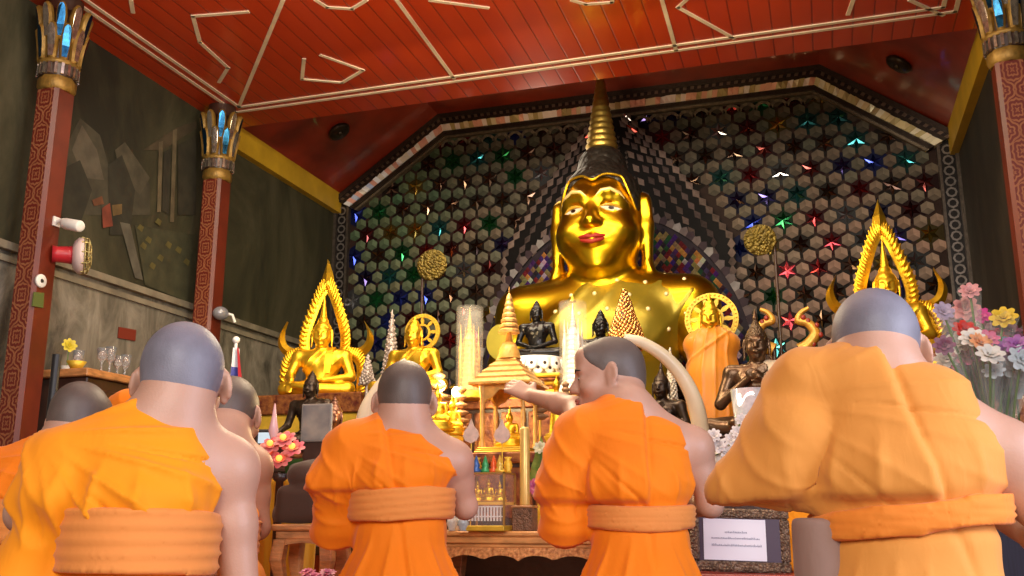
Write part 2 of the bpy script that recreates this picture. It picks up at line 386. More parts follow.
# cream stripes laid on the ceiling
CREAM=mat('cream_stripe_paint',(.80,.66,.47),.5,0,vary=.2,vscale=6)
mb=MB()
def stripe(pts, w=.028, z=ZC-.006, px=True):
    P=[onZ(x,y,ZC) for x,y in pts] if px else [Vector(p) for p in pts]
    for a,b in zip(P[:-1],P[1:]):
        d=(b-a); d.z=0; d.normalize(); n=Vector((-d.y,d.x,0))*w/2; a2=a-d*w*.35; b2=b+d*w*.35
        q=[a2-n,b2-n,b2+n,a2+n]
        mb.add([(p.x,p.y,z) for p in q]+[(p.x,p.y,ZC) for p in q],[(0,1,2,3),(0,4,5,1),(1,5,6,2),(2,6,7,3),(3,7,4,0)])
P1=onZ(236,112,ZC); P2=onZ(954,17,ZC)
for o in (0,.085):
    stripe([(P1.x+o,-.9,0),(P1.x+o,P1.y-o,0),(P2.x-o,P1.y-o,0),(P2.x-o,-.9,0)],.03,px=False)
for pl in ([(283,0),(239,106)],[(248,11.6),(193,16),(200,42),(228,67.5),(219,82)],[(131,0),(133,12)],[(304,59),(302,79),(342,82.5),(363,70),(321,55)],
  [(316,0),(327,7),(352,8.6),(366,0)],[(397,0),(454,78)],[(430,0),(488,7.7)],[(572,0),(586,4),(612,2),(613,-8)],[(662,0),(676,50)],
  [(687,-1),(678,7),(734,38)],[(853,0),(848,14)],[(910,0),(943,15)]): stripe(pl)
struct(mb,'trim_4',CREAM)
# dark oval rosettes on the vault slopes
def slope_disc(px,py,a,b,lab):
    n=(Vector((b[0]-a[0],0,b[2]-a[2]))).normalized(); nn=Vector((n.z,0,-n.x)) if n.z*1>0 else Vector((-n.z,0,n.x))
    r=ray(px,py); t=(Vector(a)-CAM).dot(nn)/r.dot(nn); p=CAM+r*t
    if nn.z>0: nn=-nn
    m=MB(); m.lathe([(.0,.0),(.10,.0),(.115,.02),(.10,.045),(.05,.05),(0,.05)],n=24); m.lathe([(.03,.05),(.02,.07),(0,.07)],n=12)
    o=m.build('ceiling_rosette',DARKBR); o.location=p; o.rotation_euler=nn.to_track_quat('Z','Y').to_euler(); tag(o,lab,'ceiling rosette')
slope_disc(338,130,(W,0,ZC),(XB,0,ZT),'small dark oval rosette on the red slope above the yellow beam')
slope_disc(900,62,(E_,0,ZC),(XC,0,ZT),'small dark oval rosette on the red slope by the right column')

# ------------------------------------------------------------------ back wall of mirror mosaic
MOS = mat('dull_mosaic_glass',(1,1,1),.55,.0,spec=.12,vcol=True,vary=.25,vscale=20)
MIR = mat('mirror_mosaic',(1,1,1),.06,.92,vcol=True)
mb=MB(); mb.mi=0; mb.col=(.035,.018,.014)
def arch_in(x,z,mg=.0):
    if x<W+.16+mg or x>E_-.16-mg or z>ZT-.2-mg: return False
    if x<XB: return z < ZC+(x-W)/(XB-W)*(ZT-ZC)-.28-mg
    if x>XC: return z < ZT+(x-XC)/(E_-XC)*(ZC-ZT)-.28-mg
    return True
yb=D
mb.add([(W,yb,0),(E_,yb,0),(E_,yb,ZC),(XC,yb,ZT),(XB,yb,ZT),(W,yb,ZC)],[(0,1,2,3,4,5)])
def ogive(t, base=2.2, top=4.84):
    """half width of the pointed niche at height t"""
    return .78*max(0,top-t)**.88 if t>3.3 else .78*1.54**.88
NX=-1.79
s=.137; hrow=s*math.sqrt(3)/2; j=0; z=1.3
starc=[(.03,.05,.34),(.10,.06,.04),(.02,.18,.05),(.09,.05,.035),(.22,.02,.025),(.10,.06,.04),(.30,.30,.32),(.09,.05,.035),(.14,.03,.03),(.05,.04,.16),(.34,.22,.04),(.10,.07,.05),(.03,.18,.18)]
while z<ZT-.2:
    i=0; x=W+.1+(s*.5 if j%2 else 0)
    while x<E_-.1:
        star=(j%2==0 and i%2==(j//2)%2)
        if arch_in(x,z,.02) and not (z<4.9 and abs(x-NX)<ogive(z)+.03 and z>2.2):
            if star:
                c=starc[int((abs(math.sin(j*1.7)*3+ (i//3)*1.3+ random.random()*2.2))*2.3)%len(starc)]
                mb.mi=0; mb.col=tuple(q*.11 for q in c); mb.add([(x+.135*math.sin(k*PI/3),yb-.002,z+.135*math.cos(k*PI/3)) for k in range(6)],[(5,4,3,2,1,0)]); mb.mi=1; h=random.uniform(.006,.026); R=.088; r=.040; tx,tz=random.uniform(-.010,.010),random.uniform(-.010,.010)
                rim=[(x+(R if k%2==0 else r)*math.sin(k*PI/6), yb-.004, z+(R if k%2==0 else r)*math.cos(k*PI/6)) for k in range(12)]
                for k in range(12):
                    v=random.uniform(.45,1.0); mb.col=tuple(min(.9,q*v) for q in c)
                    mb.add([(x+tx,yb-h,z+tz),rim[k],rim[(k+1)%12]],[(0,1,2)])
            else:
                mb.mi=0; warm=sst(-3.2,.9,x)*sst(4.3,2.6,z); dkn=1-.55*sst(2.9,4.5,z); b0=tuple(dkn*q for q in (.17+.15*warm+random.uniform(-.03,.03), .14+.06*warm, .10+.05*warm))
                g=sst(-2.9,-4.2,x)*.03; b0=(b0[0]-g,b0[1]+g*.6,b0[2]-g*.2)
                R=.0625; tw=random.uniform(-.1,.1)
                hx=[(x+R*math.sin(k*PI/3+tw), yb-.012, z+R*math.cos(k*PI/3+tw)) for k in range(6)]
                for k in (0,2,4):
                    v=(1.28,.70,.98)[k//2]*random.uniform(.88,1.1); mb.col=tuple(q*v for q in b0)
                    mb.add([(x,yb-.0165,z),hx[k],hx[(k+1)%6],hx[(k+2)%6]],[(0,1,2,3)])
                mb.col=(.05,.03,.025)
                mb.add(hx+[(p[0],yb,p[2]) for p in hx],[(k,6+k,6+(k+1)%6,(k+1)%6) for k in range(6)])
        x+=s; i+=1
    z+=hrow; j+=1
# crown of arcs under the top frame
mb.mi=0
for k in range(26):
    x=XB+.1+k*(XC-XB-.2)/25; c=(x,ZT-.30)
    if abs(x-NX)<.25: continue
    for q in range(6):
        a0,a1=PI*q/6,PI*(q+1)/6; mb.col=(.16,.12,.08) if q%2 else (.11,.08,.06)
        mb.add([(c[0]+r*math.cos(a),yb-.03,c[1]-.05+r*1.0*math.sin(a)) for r,a in ((.055,a0),(.085,a0),(.085,a1),(.055,a1))],[(0,1,2,3)])
struct(mb,'wall_back',[MOS,MIR])

# frame of the arch: beaded dark moulding and a strip of mirror pieces
FR = mat('dark_gilt_moulding',(1,1,1),.35,.6,vcol=True,vary=.4,vscale=30)
mb=MB()
path=[(W+.0,1.2),(W+.0,ZC-.02),(XB,ZT),(XC,ZT),(E_,ZC-.02),(E_,1.2)]
def offs(d):
    P=[Vector(p) for p in path]; out=[]
    for i,p in enumerate(P):
        e=[]
        if i>0: e.append((P[i]-P[i-1]).normalized())
        if i<len(P)-1: e.append((P[i+1]-P[i]).normalized())
        ns=[Vector((q.y,-q.x)) for q in e]
        if len(ns)==2:
            m=(ns[0]+ns[1]).normalized(); out.append(p+m*d/max(.3,m.dot(ns[0])))
        else: out.append(p+ns[0]*d)
    return out
def band(d0,d1,y0,segs,colf,step=None,mi=0,wav=0):
    A=offs(d0); B=offs(d1)
    for sgi in segs:
        a0,a1,b0,b1=A[sgi],A[sgi+1],B[sgi],B[sgi+1]; n=1 if not step else max(1,int((a1-a0).length/step))
        for k in range(n):
            t0,t1=k/n,(k+1)/n; q=[a0.lerp(a1,t0),a0.lerp(a1,t1),b0.lerp(b1,t1),b0.lerp(b1,t0)]
            mb.mi=mi; mb.col=colf(sgi,k)
            dy=[random.uniform(-wav,wav) for _ in range(4)]
            f=[(p.x,y0+dy[i],p.y) for i,p in enumerate(q)]
            mb.add(f+[(p.x,D,p.y) for p in q],[(0,1,2,3),(0,4,5,1),(1,5,6,2),(2,6,7,3),(3,7,4,0)])
dk=lambda s_,k:(.05,.035,.025)
band(0,.05,D-.10,(1,2,3),lambda s_,k:(.06,.04,.03)); band(.05,.085,D-.085,(1,2,3),lambda s_,k:(.20,.13,.09) if k%2 else (.03,.02,.02),.035)
band(.085,.125,D-.09,(1,2,3),dk)
def mcol(s_,k):
    r=random.random()
    base={1:[(.95,.95,1),(.9,.85,.75),(.85,.45,.35),(.55,.65,.9)],2:[(.5,.38,.16),(.75,.6,.35),(.9,.45,.3),(.95,.8,.7)],3:[(.85,.72,.4),(.95,.88,.65),(.6,.5,.25)]}[s_]
    return base[int(r*len(base))]
band(.125,.195,D-.10,(1,2,3),mcol,.05,1,.014); band(.195,.24,D-.085,(1,2,3),dk); band(.24,.262,D-.06,(1,2,3),lambda s_,k:(.24,.18,.12))
# side strips with a lattice of little rings
band(0,.03,D-.06,(0,4),lambda s_,k:(.13,.10,.08)); band(.03,.15,D-.03,(0,4),lambda s_,k:(.025,.02,.02)); band(.15,.175,D-.06,(0,4),lambda s_,k:(.13,.10,.08))
for xs in (W+.09,E_-.09):
    zz=1.25
    while zz<ZC-.1:
        mb.col=(.26,.22,.20)
        for a in range(8):
            c0,c1=a*PI/4,(a+1)*PI/4
            mb.add([(xs+r*math.cos(t),D-.045,zz+r*1.0*math.sin(t)) for r,t in ((.030,c0),(.048,c0),(.048,c1),(.030,c1))],[(0,1,2,3)])
        zz+=.1
struct(mb,'trim_5',[FR,mat('bright_mosaic',(1,1,1),.2,.2,vcol=True)])

# pointed niche behind the great image: rows of leaf-shaped pieces
mb=MB(); yn=D-.05
mb.col=(.007,.005,.005)
zs=[2.2+(4.84-2.2)*k/40 for k in range(41)]
mb.add([(NX-ogive(t),yn,t) for t in zs]+[(NX+ogive(t),yn,t) for t in reversed(zs)],[tuple(range(82))])
def leafpiece(x,z,h,w,lean,c,mi=0):
    mb.mi=mi; mb.col=c; ca,sa=math.cos(lean),math.sin(lean)
    q=[(0,-h),(w,-h*.1),(0,h),(-w,-h*.1)]
    P=[(x+a*ca-b*sa, yn-.012, z+a*sa+b*ca) for a,b in q]; m=(x,yn-.028,z)
    mb.add([m]+P,[(0,1,2),(0,2,3),(0,3,4),(0,4,1)])
for sd in (-1,1):
    for ring in range(5):                       # rows that follow the pointed outline
        f=1-.14*ring; n=int(30-3*ring)
        for k in range(n):
            t=2.2+(4.80-2.2)*k/n
            o=ogive(t)*f-.03
            if o<.05+.02*ring: continue
            sl=math.atan2(ogive(t+.03)-ogive(t-.03),.06)*sd*-1
            v=random.uniform(.6,1.3); top=sst(4.6,4.8,t) if ring==0 else 0
            c=(.20*v,.14*v,.12*v) if ring%2==0 else (.12*v,.085*v,.08*v)
            if top>.2: c=[(.85,.82,.80),(.75,.15,.15),(.8,.8,.85)][k%3]
            leafpiece(NX+sd*o,t,.058,.032+.006*(ring==0),sl,c,1 if top>.2 else 0)
for ix in range(-7,8):                          # plain lozenges inside
    for iz in range(40):
        t=2.9+iz*.05; x=NX+ix*.075
        if abs(x-NX)<ogive(t)*.36-.02 and t<4.45:
            v=random.uniform(.5,1.2); leafpiece(x,t+(ix%2)*.025,.022,.017,0,(.13*v,.10*v,.09*v))
for sd in (-1,1):                                # red and white flame leaves at the very tip
    for k in range(4):
        leafpiece(NX+sd*(.05+.055*k),4.80-.055*k*k*.35-.045*k,.075,.032,-sd*(-.35-.18*k),[(.85,.8,.78),(.75,.10,.10),(.85,.85,.9),(.7,.12,.1)][k],1)
struct(mb,'trim_6',[MOS,MIR])

# rounded throne back of coloured lozenges behind the shoulders
mb=MB(); yt=8.62
LOZ=[(.05,.02,.12),(.42,.36,.35),(.36,.17,.05),(.02,.06,.03),(.14,.015,.02),(.03,.035,.10),(.2,.16,.07),(.03,.02,.03),(.03,.02,.03),(.06,.03,.1)]
cx,cz,rx,rz_=NX+.04,1.9,1.27,1.60
mb.col=(.03,.02,.03); mb.add([(cx+rx*math.cos(a),yt,cz+rz_*math.sin(a)) for a in [PI*k/40 for k in range(41)]],[tuple(range(41))])
h=.027
for ix in range(-46,47):
    for iz in range(0,60):
        x=cx+ix*h; z=cz+iz*h*1.25
        if (ix+iz)%2: continue
        if ((x-cx)/(rx-.05))**2+((z-cz)/(rz_-.05))**2>1: continue
        c=LOZ[(ix*3+iz*5+random.randint(0,4))%len(LOZ)]; mb.mi=0; mb.col=tuple(q*random.uniform(.8,1.25) for q in c)
        m=(x,yt-.016,z); mb.add([m,(x-h,yt-.004,z),(x,yt-.004,z-h*1.25),(x+h,yt-.004,z),(x,yt-.004,z+h*1.25)],[(0,1,2),(0,2,3),(0,3,4),(0,4,1)])
for k in range(60):
    a=PI*k/60; mb.mi=0; mb.col=(.30,.27,.27) if k%5==0 else ((.16,.12,.12) if k%2 else (.05,.03,.04))
    mb.add([(cx+(rx+q)*math.cos(b),yt-.03,cz+(rz_+q)*math.sin(b)) for q,b in ((0,a),(.05,a),(.05,a+PI/60),(0,a+PI/60))],[(0,1,2,3)])
    mb.add([(cx+(rx+.05)*math.cos(a),yt-.02,cz+(rz_+.05)*math.sin(a)),(cx+(rx+.05)*math.cos(a+PI/60),yt-.02,cz+(rz_+.05)*math.sin(a+PI/60)),(cx+(rx+.085)*math.cos(a+PI/120),yt-.02,cz+(rz_+.085)*math.sin(a+PI/120))],[(0,1,2)])
tag(struct(mb,'throne_back',[MOS,MIR]),'rounded throne back of coloured lozenge mosaic behind the great gold Buddha','throne back',kind='thing')
bk=MB(); bk.box((cx-.9,yt+.02,.60),(cx-.8,yt+.07,1.95)); bk.box((cx+.8,yt+.02,.60),(cx+.9,yt+.07,1.95)); bk.prism([(cx+(rx-.02)*math.cos(PI*k/30),cz+(rz_-.02)*math.sin(PI*k/30)) for k in range(31)],yt+.005,yt+.08); bk.build('backing',WOOD_D,bpy.data.objects['throne_back'])

# ------------------------------------------------------------------ red columns with mirrored lotus capitals
def stencil(name):
    m,nt,b=_mat(name); N=nt.nodes; L=nt.links
    tc=N.new('ShaderNodeTexCoord'); sx=N.new('ShaderNodeSeparateXYZ'); L.new(tc.outputs['Object'],sx.inputs['Vector'])
    def M(op,a,b_=None,c=None):
        n=N.new('ShaderNodeMath'); n.operation=op
        for i,v in enumerate((a,b_,c)):
            if v is None: continue
            if isinstance(v,(int,float)): n.inputs[i].default_value=v
            else: L.new(v,n.inputs[i])
        return n.outputs[0]
    ax=M('ABSOLUTE',sx.outputs['X']); pz=M('PINGPONG',sx.outputs['Z'],.13)
    # concentric scrolls around points on the mirrored axis
    def ringat(cx_,cz_,k): 
        dx=M('SUBTRACT',ax,cx_); dz=M('SUBTRACT',pz,cz_); r=M('SQRT',M('ADD',M('MULTIPLY',dx,dx),M('MULTIPLY',dz,dz)))
        an=M('ARCTAN2',dz,dx); return r,an
    r1,a1=ringat(0,0,1); r2,a2=ringat(.085,.13,1)
    p1=M('SINE',M('ADD',M('MULTIPLY',r1,190),M('MULTIPLY',M('SINE',M('MULTIPLY',a1,6)),1.4)))
    p2=M('SINE',M('ADD',M('MULTIPLY',r2,190),M('MULTIPLY',M('SINE',M('MULTIPLY',a2,5)),1.6)))
    sel=M('LESS_THAN',r1,r2); mix=M('ADD',M('MULTIPLY',sel,p1),M('MULTIPLY',M('SUBTRACT',1,sel),p2))
    f=M('GREATER_THAN',mix,.25); edge=M('LESS_THAN',ax,.10); f=M('MULTIPLY',f,edge)
    ns=N.new('ShaderNodeTexNoise'); ns.inputs['Scale'].default_value=9; L.new(tc.outputs['Object'],ns.inputs['Vector'])
    f=M('MULTIPLY',f,M('MULTIPLY_ADD',ns.outputs['Fac'],.8,.35))
    mx=N.new('ShaderNodeMix'); mx.data_type='RGBA'; mx.inputs['A'].default_value=(.13,.012,.006,1); mx.inputs['B'].default_value=(.33,.125,.05,1); L.new(f,mx.inputs['Factor'])
    L.new(mx.outputs['Result'],b.inputs['Base Color']); b.inputs['Roughness'].default_value=.42
    return m
COLRED=mat('column_red',(.15,.020,.006),.42,0,vary=.35,vscale=5)
STEN=stencil('stencilled_red')
MBLUE=mat('blue_mirror',(.005,.06,.14),.12,.85,vary=.6,vscale=40); MWHITE=mat('silver_mirror',(.62,.52,.42),.16,.85,vary=.6,vscale=40)
CGOLD=mat('capital_gold',(.34,.19,.035),.45,.4,vary=.4,vscale=25,bump=.3)
HS=.118; ZK=3.44
def column():
    t=thing('column','', 'column')
    m=MB(); a=HS-.03
    m.add([(-HS,-a,0),(-HS,a,0),(-a,HS,0),(a,HS,0),(HS,a,0),(HS,-a,0),(a,-HS,0),(-a,-HS,0)]+[(-HS,-a,ZK),(-HS,a,ZK),(-a,HS,ZK),(a,HS,ZK),(HS,a,ZK),(HS,-a,ZK),(a,-HS,ZK),(-a,-HS,ZK)],
      [(i,8+i,8+(i+1)%8,(i+1)%8) for i in range(8)])
    for i in range(8): m.m[i]=0
    m.m[6]=1
    m.build('shaft',[COLRED,STEN],t)
    r=MB(); r.lathe([(.14,ZK),(.160,ZK+.02),(.160,ZK+.07),(.15,ZK+.09)],n=8); r.build('gold_ring',CGOLD,t)
    b=MB(); b.lathe([(.15,ZK+.09),(.155,ZK+.17)],n=16); b.mi=1
    for k in range(20):
        a=2*PI*k/20; b.obox(Matrix.Rotation(a,4,'Z'),(.15,-.012,ZK+.095),(.175,.012,ZK+.17))
    b.mi=2; b.lathe([(.165,ZK+.17),(.18,ZK+.185),(.165,ZK+.20)],n=16); b.build('dentil_band',[WOOD_D,MWHITE,CGOLD],t)
    c=MB(); c.lathe([(.14,ZK+.19),(.15,ZK+.4),(.165,ZK+.55),(.16,3.95),(.15,3.97),(.15,ZC)],n=12); c.build('bell',WOOD_D,t)
    def petal(name,k,n,z0,h,w,r0,r1,mm):
        p=MB(); A=2*PI*k/n; prof=[]
        for q in range(17):
            u=-1+2*q/16; prof.append(u)
        def out(sc_,lift):
            pts=[]
            ol=[(-w*.62,0),(-w*.85,h*.35),(-w,h*.65),(-w*.82,h*.88),(-w*.4,h*.98),(0,h),(w*.4,h*.98),(w*.82,h*.88),(w,h*.65),(w*.85,h*.35),(w*.62,0)]
            for a,b in ol:
                a*=sc_; b=h*.5+(b-h*.5)*(1-(1-sc_)*.5)
                rr=r0+(r1-r0)*(b/h)**1.6+lift; pts.append(Matrix.Rotation(A,3,'Z')@Vector((rr,a,z0+b)))
            return pts
        O,I,I2=out(1,0),out(.72,.025),out(.66,.02); n_=len(O)
        p.mi=0; p.add(O+I,[(i,(i+1)%n_,n_+(i+1)%n_,n_+i) for i in range(n_)],True); B=out(1,-.03); p.add(O+B,[(i,n_+i,n_+(i+1)%n_,(i+1)%n_) for i in range(n_)]); p.add(B,[tuple(range(n_))])
        p.mi=1; p.add(I,[tuple(range(n_-1,-1,-1))]); p.build('petal',[CGOLD,mm],t)
    for k in range(10): petal('l',k,10,ZK+.19,.25,.048,.155,.205,MBLUE if k%2 else MWHITE)
    for k in range(10): petal('u',k+.5,10,ZK+.33,.25,.046,.165,.225,MWHITE if k%2 else MBLUE)
    return t
c1=column(); c1.scale=(.74,.74,1); c1.location=(-4.60,4.72,0); c1['label']='red stencilled column with mirrored lotus capital nearest the camera on left wall'; c1['group']='red columns'
dup(c1,(-4.60,6.52,0),0,'red stencilled column beside the yellow beam with mirrored lotus capital')
dup(c1,(1.245,6.15,0),0,'red column against the right wall above the flowers')
# ------------------------------------------------------------------ monks (local frame: +y is the way they face, z up from the floor)
def cloth(name, c, c2, rough=.72):
    m,nt,b=_mat(name); N=nt.nodes; L=nt.links
    tc=N.new('ShaderNodeTexCoord')
    n=N.new('ShaderNodeTexNoise'); n.inputs['Scale'].default_value=5; n.inputs['Detail'].default_value=4; L.new(tc.outputs['Object'],n.inputs['Vector'])
    mx=N.new('ShaderNodeMix'); mx.data_type='RGBA'; mx.inputs['A'].default_value=(*c,1); mx.inputs['B'].default_value=(*c2,1); L.new(n.outputs['Fac'],mx.inputs['Factor']); L.new(mx.outputs['Result'],b.inputs['Base Color'])
    mp=N.new('ShaderNodeMapping'); mp.inputs['Scale'].default_value=(1,1,.4); mp.inputs['Rotation'].default_value=(0,.5,0); L.new(tc.outputs['Object'],mp.inputs['Vector'])
    w=N.new('ShaderNodeTexNoise'); w.inputs['Scale'].default_value=22; w.inputs['Detail'].default_value=3; w.inputs['Distortion'].default_value=1.2; L.new(mp.outputs['Vector'],w.inputs['Vector'])
    bp=N.new('ShaderNodeBump'); bp.inputs['Strength'].default_value=.14; bp.inputs['Distance'].default_value=.012; L.new(w.outputs['Fac'],bp.inputs['Height']); L.new(bp.outputs['Normal'],b.inputs['Normal'])
    b.inputs['Roughness'].default_value=rough; b.inputs['Sheen Weight'].default_value=.12; b.inputs['Specular IOR Level'].default_value=.25
    return m
ROBE_A=cloth('saffron_robe',(.88,.315,.004),(.78,.235,.003))
ROBE_B=cloth('deep_orange_robe',(.87,.235,.002),(.72,.155,.001))
ROBE_C=cloth('window_lit_orange_robe',(.66,.285,.055),(.58,.225,.038))  # orange robe with the window light on it put into a paler colour
SASH_A=cloth('tan_orange_sash',(.74,.27,.06),(.60,.20,.04))
SASH_C=cloth('orange_sash',(.78,.25,.03),(.66,.19,.02))
UNDER=cloth('taupe_underrobe',(.30,.19,.15),(.24,.15,.12))
SCALP_B=mat('shaved_scalp_blue_grey',(.20,.195,.235),.5,0,vary=.25,vscale=14,bump=.12,bscale=300)
SCALP_N=mat('shaved_scalp_brown_grey',(.115,.085,.07),.5,0,vary=.25,vscale=14,bump=.12,bscale=300)
LIP=mat('lips',(.42,.16,.13),.4)
EYEM=mat('eye',(1,1,1),.15,vcol=True)
BROW=mat('eyebrow',(.03,.02,.016),.7)

def hand(S, wrist, d, pal, k=.010, side=1, curl=.5):
    """palm, four curled fingers of unequal length and a thumb, grown from the wrist. d: pointing way, pal: palm normal"""
    d=Vector(d).normalized(); n=Vector(pal); n=(n-d*n.dot(d)).normalized(); w=d.cross(n)*side; o=Vector(wrist)
    for u in (-.026,-.008,.010,.027):
        S.cone(o+d*.01+w*u*.7, o+d*.085+w*u, .013,.0125,.012)
    for u,l in ((-.028,.058),(-.009,.070),(.010,.076),(.028,.068)):
        p=o+d*.088+w*u; ang=curl*.5
        for q,f in enumerate((.44,.32,.24)):
            v=d*math.cos(ang)+n*math.sin(ang); e=p+v*l*f; S.cone(p,e,.0095-.0008*q,.0088-.0008*q,.004); p=e; ang+=curl*.6
    p=o+d*.025+w*.03; v=(d*.6+w*.75+n*.35).normalized(); e=p+v*.04; S.cone(p,e,.0125,.0105,.010); v=(d*.85+w*.25+n*.45).normalized(); S.cone(e,e+v*.032,.0102,.0085,.004)

def head_prims(S):
    S.ell((0,-.012,.022),(.0765,.097,.088),.02); S.ell((0,.03,-.045),(.059,.064,.078),.04); S.ell((0,.066,-.097),(.026,.022,.020),.03)
    S.ell((0,-.055,-.040),(.0580,.045,.056),.04)
    S.ell((0,.080,.014),(.048,.016,.012),.02); S.ell((0,.06,.05),(.055,.035,.04),.03)
    for x in (-1,1):
        S.ell((x*.031,.098,-.008),(.016,.013,.011),.014,op='s'); S.ell((x*.031,.0785,-.009),(.0155,.0125,.0115),.004)
        S.ell((x*.042,.060,-.036),(.024,.028,.020),.025)
        S.ell((x*.012,.098,-.043),(.0095,.012,.008),.008)
    S.cone((0,.088,.004),(0,.111,-.034),.0075,.0115,.012); S.ell((0,.109,-.040),(.011,.010,.009),.008)
    S.ell((0,.093,-.066),(.022,.011,.0055),.006); S.ell((0,.091,-.078),(.019,.011,.0065),.006)
    for x in (-1,1):
        R=rot(0,x*-.15,x*.55)
        S.ell((x*.084,-.006,-.010),(.0080,.020,.032),.010,R); S.ell((x*.090,.0,-.006),(.005,.011,.019),.006,R,op='s'); S.ell((x*.080,.002,-.038),(.007,.010,.011),.008)
def monk(name, label, loc, rz, p):
    g=lambda k,d: p.get(k,d)
    root=thing(name,label,'person',loc,rz,g('scale',1.0))
    zs=g('zs',.985); yl=g('lean',.03); hc=Vector(g('head',(0,.075,zs+.155))); hy,hp,hr=g('hrot',(0,-.25,0))
    HS_=g('hsz',1.08); HR=rot(hp,hr,0); HR=rot(0,0,hy)@HR
    sw=g('sw',.150); wd=g('wd',.84); Re=Vector(g('relbow',(.205,.09,.765))); Rh=Vector(g('rhand',(.05,.30,.86)))
    Le=Vector(g('lelbow',(-.215,.08,.76))); Lh=Vector(g('lhand',(-.05,.31,.86)))
    Rs,Ls=Vector((sw,.02+yl*.5,zs-g('rdrop',.035))),Vector((-sw,.02+yl*.5,zs-g('ldrop',.025)))
    # ---- body
    S=SDF((-.46,-.50,-.01),(.44,.78 if Lh.y>.45 else .52,hc.z+.16),g('h',.0058))
    S.ell((0,-.03,.50),(.150,.115,.14),.05); S.ell((0,-.02+yl*.2,.66),(.128*wd,.088,.16),.06); S.ell((0,yl*.6,zs-.13),(.148*wd,.098,.16),.07)
    S.cone(Rs,Ls,.054,.054,.06); S.ell((.06,-.05+yl*.6,zs-.07),(.055,.035,.09),.05); S.ell((-.06,-.05+yl*.6,zs-.07),(.055,.035,.09),.05)
    nb=Vector((g('nx',0),yl*.8,zs+g('nz',.03))); S.cone(nb,hc+Vector((0,-.03,-.05)),.062,.051,.04)
    for Q in (Rs,Ls): S.cone(nb+Vector((0,-.005,.045)),Q+Vector((0,-.01,.0)),.044,.044,.07)
    for sd,s0,e0,h0 in ((1,Rs,Re,Rh),(-1,Ls,Le,Lh)):
        S.cone(s0,s0+(e0-s0)*.45,.052,.047,.03); S.cone(s0+(e0-s0)*.45,e0,.047,.037,.02); S.cone(e0,e0+(h0-e0)*.35,.038,.037,.015); S.cone(e0+(h0-e0)*.35,h0,.037,.025,.015)
        dd=(h0-e0).normalized(); hd=g('rhdir' if sd>0 else 'lhdir',None)
        hand(S,h0,hd or (dd*.6+Vector((-sd*.2,.3,.5))),g('rpal' if sd>0 else 'lpal',(-sd,0,0)),side=g('rthumb',-1) if sd>0 else g('lthumb',1),curl=g('curl',.45))
    for x in (-1,1):
        S.cone((x*.085,-.02,.46),(x*.10,.07,.075),.088,.060,.04); S.cone((x*.10,.07,.065),(x*.10,-.30,.06),.055,.036,.02); S.cone((x*.10,-.30,.055),(x*.095,-.45,.03),.034,.020,.02); S.cone((x*.10,-.32,.06),(x*.10,-.37,.085),.03,.026,.02)
    S.frame(HR,np.array(hc),HS_); head_prims(S); S.frame()
    HRm=Matrix(HR.tolist()); hci=HRm.transposed(); HRn=np.array(HR); hcn=np.array(hc)
    S.build('body',[g('skin',SKIN)],root)
    # ---- shaved hair: a thin shell over the scalp
    H=SDF(np.array(hc)-.15,np.array(hc)+.16,.0048); H.frame(HR,np.array(hc),HS_)
    H.ell((0,-.012,.022),(.0785,.099,.090),.02); H.ell((0,-.055,-.040),(.0600,.047,.058),.04); H.ell((0,.055,.05),(.056,.036,.041),.03); H.frame()
    X,Y,Z=H.grid(); lx,ly,lz=[(HR[0,i]*(X-hc.x)+HR[1,i]*(Y-hc.y)+HR[2,i]*(Z-hc.z))/HS_ for i in range(3)]
    H.F=np.maximum(H.F, -(lz+.086+.004*np.sin(lx*90)-.059*sst(-.04,.0,ly)-.062*sst(.0,.07,ly)-.028*sst(.05,.09,ly)-.012*sst(.05,.075,np.abs(lx))*sst(-.05,.0,ly))).astype(np.float32)
    H.build('shaved_hair',[g('scalp',SCALP_N)],root)
    if g('face',False):
        for x in (-1,1):
            e=MB(); c=Vector((x*.031,.0800,-.009)); 
            for cc,rr,colr in ((c,(.0138,.0115,.0075),(.75,.72,.70)),(c+Vector((-x*.0,.0085,0)),(.0055,.0045,.0055),(.02,.012,.01))):
                e.col=colr; e.ball(cc,rr,12,8)
            o=e.build('eye',EYEM,root); o.location=hc; o.scale=(HS_,)*3; o.rotation_euler=HRm.to_euler()
            b=MB(); b.tube([(x*.016,.098,.012),(x*.030,.0965,.018),(x*.048,.084,.013)],[.002,.0035,.0015],6); o=b.build('eyebrow',BROW,root); o.location=hc; o.scale=(HS_,)*3; o.rotation_euler=HRm.to_euler()
        l=MB(); l.tube([(-.021,.096,-.071),(-.010,.1035,-.0685),(0,.1045,-.0695),(.010,.1035,-.0685),(.021,.096,-.071)],[.001,.0045,.0045,.0045,.001],8)
        l.tube([(-.020,.095,-.0725),(-.010,.1015,-.0765),(0,.1025,-.0775),(.010,.1015,-.0765),(.020,.095,-.0725)],[.001,.0045,.005,.0045,.001],8)
        o=l.build('lips',LIP,root); o.location=hc; o.scale=(HS_,)*3; o.rotation_euler=HRm.to_euler()
    # ---- robe (torso part shared with the sash)
    hR=g('hr',.0066)
    lo,hi=(-.52,-.52,.0),(.45,.44,zs+.15)
    T=SDF(lo,hi,hR)
    T.ell((0,-.04,.50),(.185*(.3+.7*wd),.150,.17),.06); T.ell((0,-.02+yl*.2,.68),(.160*wd,.116,.20),.08); T.ell((0,yl*.6,zs-.12),(.176*wd,.124,.17),.08)
    T.ell((.06*wd,-.045+yl*.6,zs-.08),(.07*wd,.048,.10),.06); T.ell((-.06*wd,-.045+yl*.6,zs-.08),(.07*wd,.048,.10),.06)
    TS=T.copy()
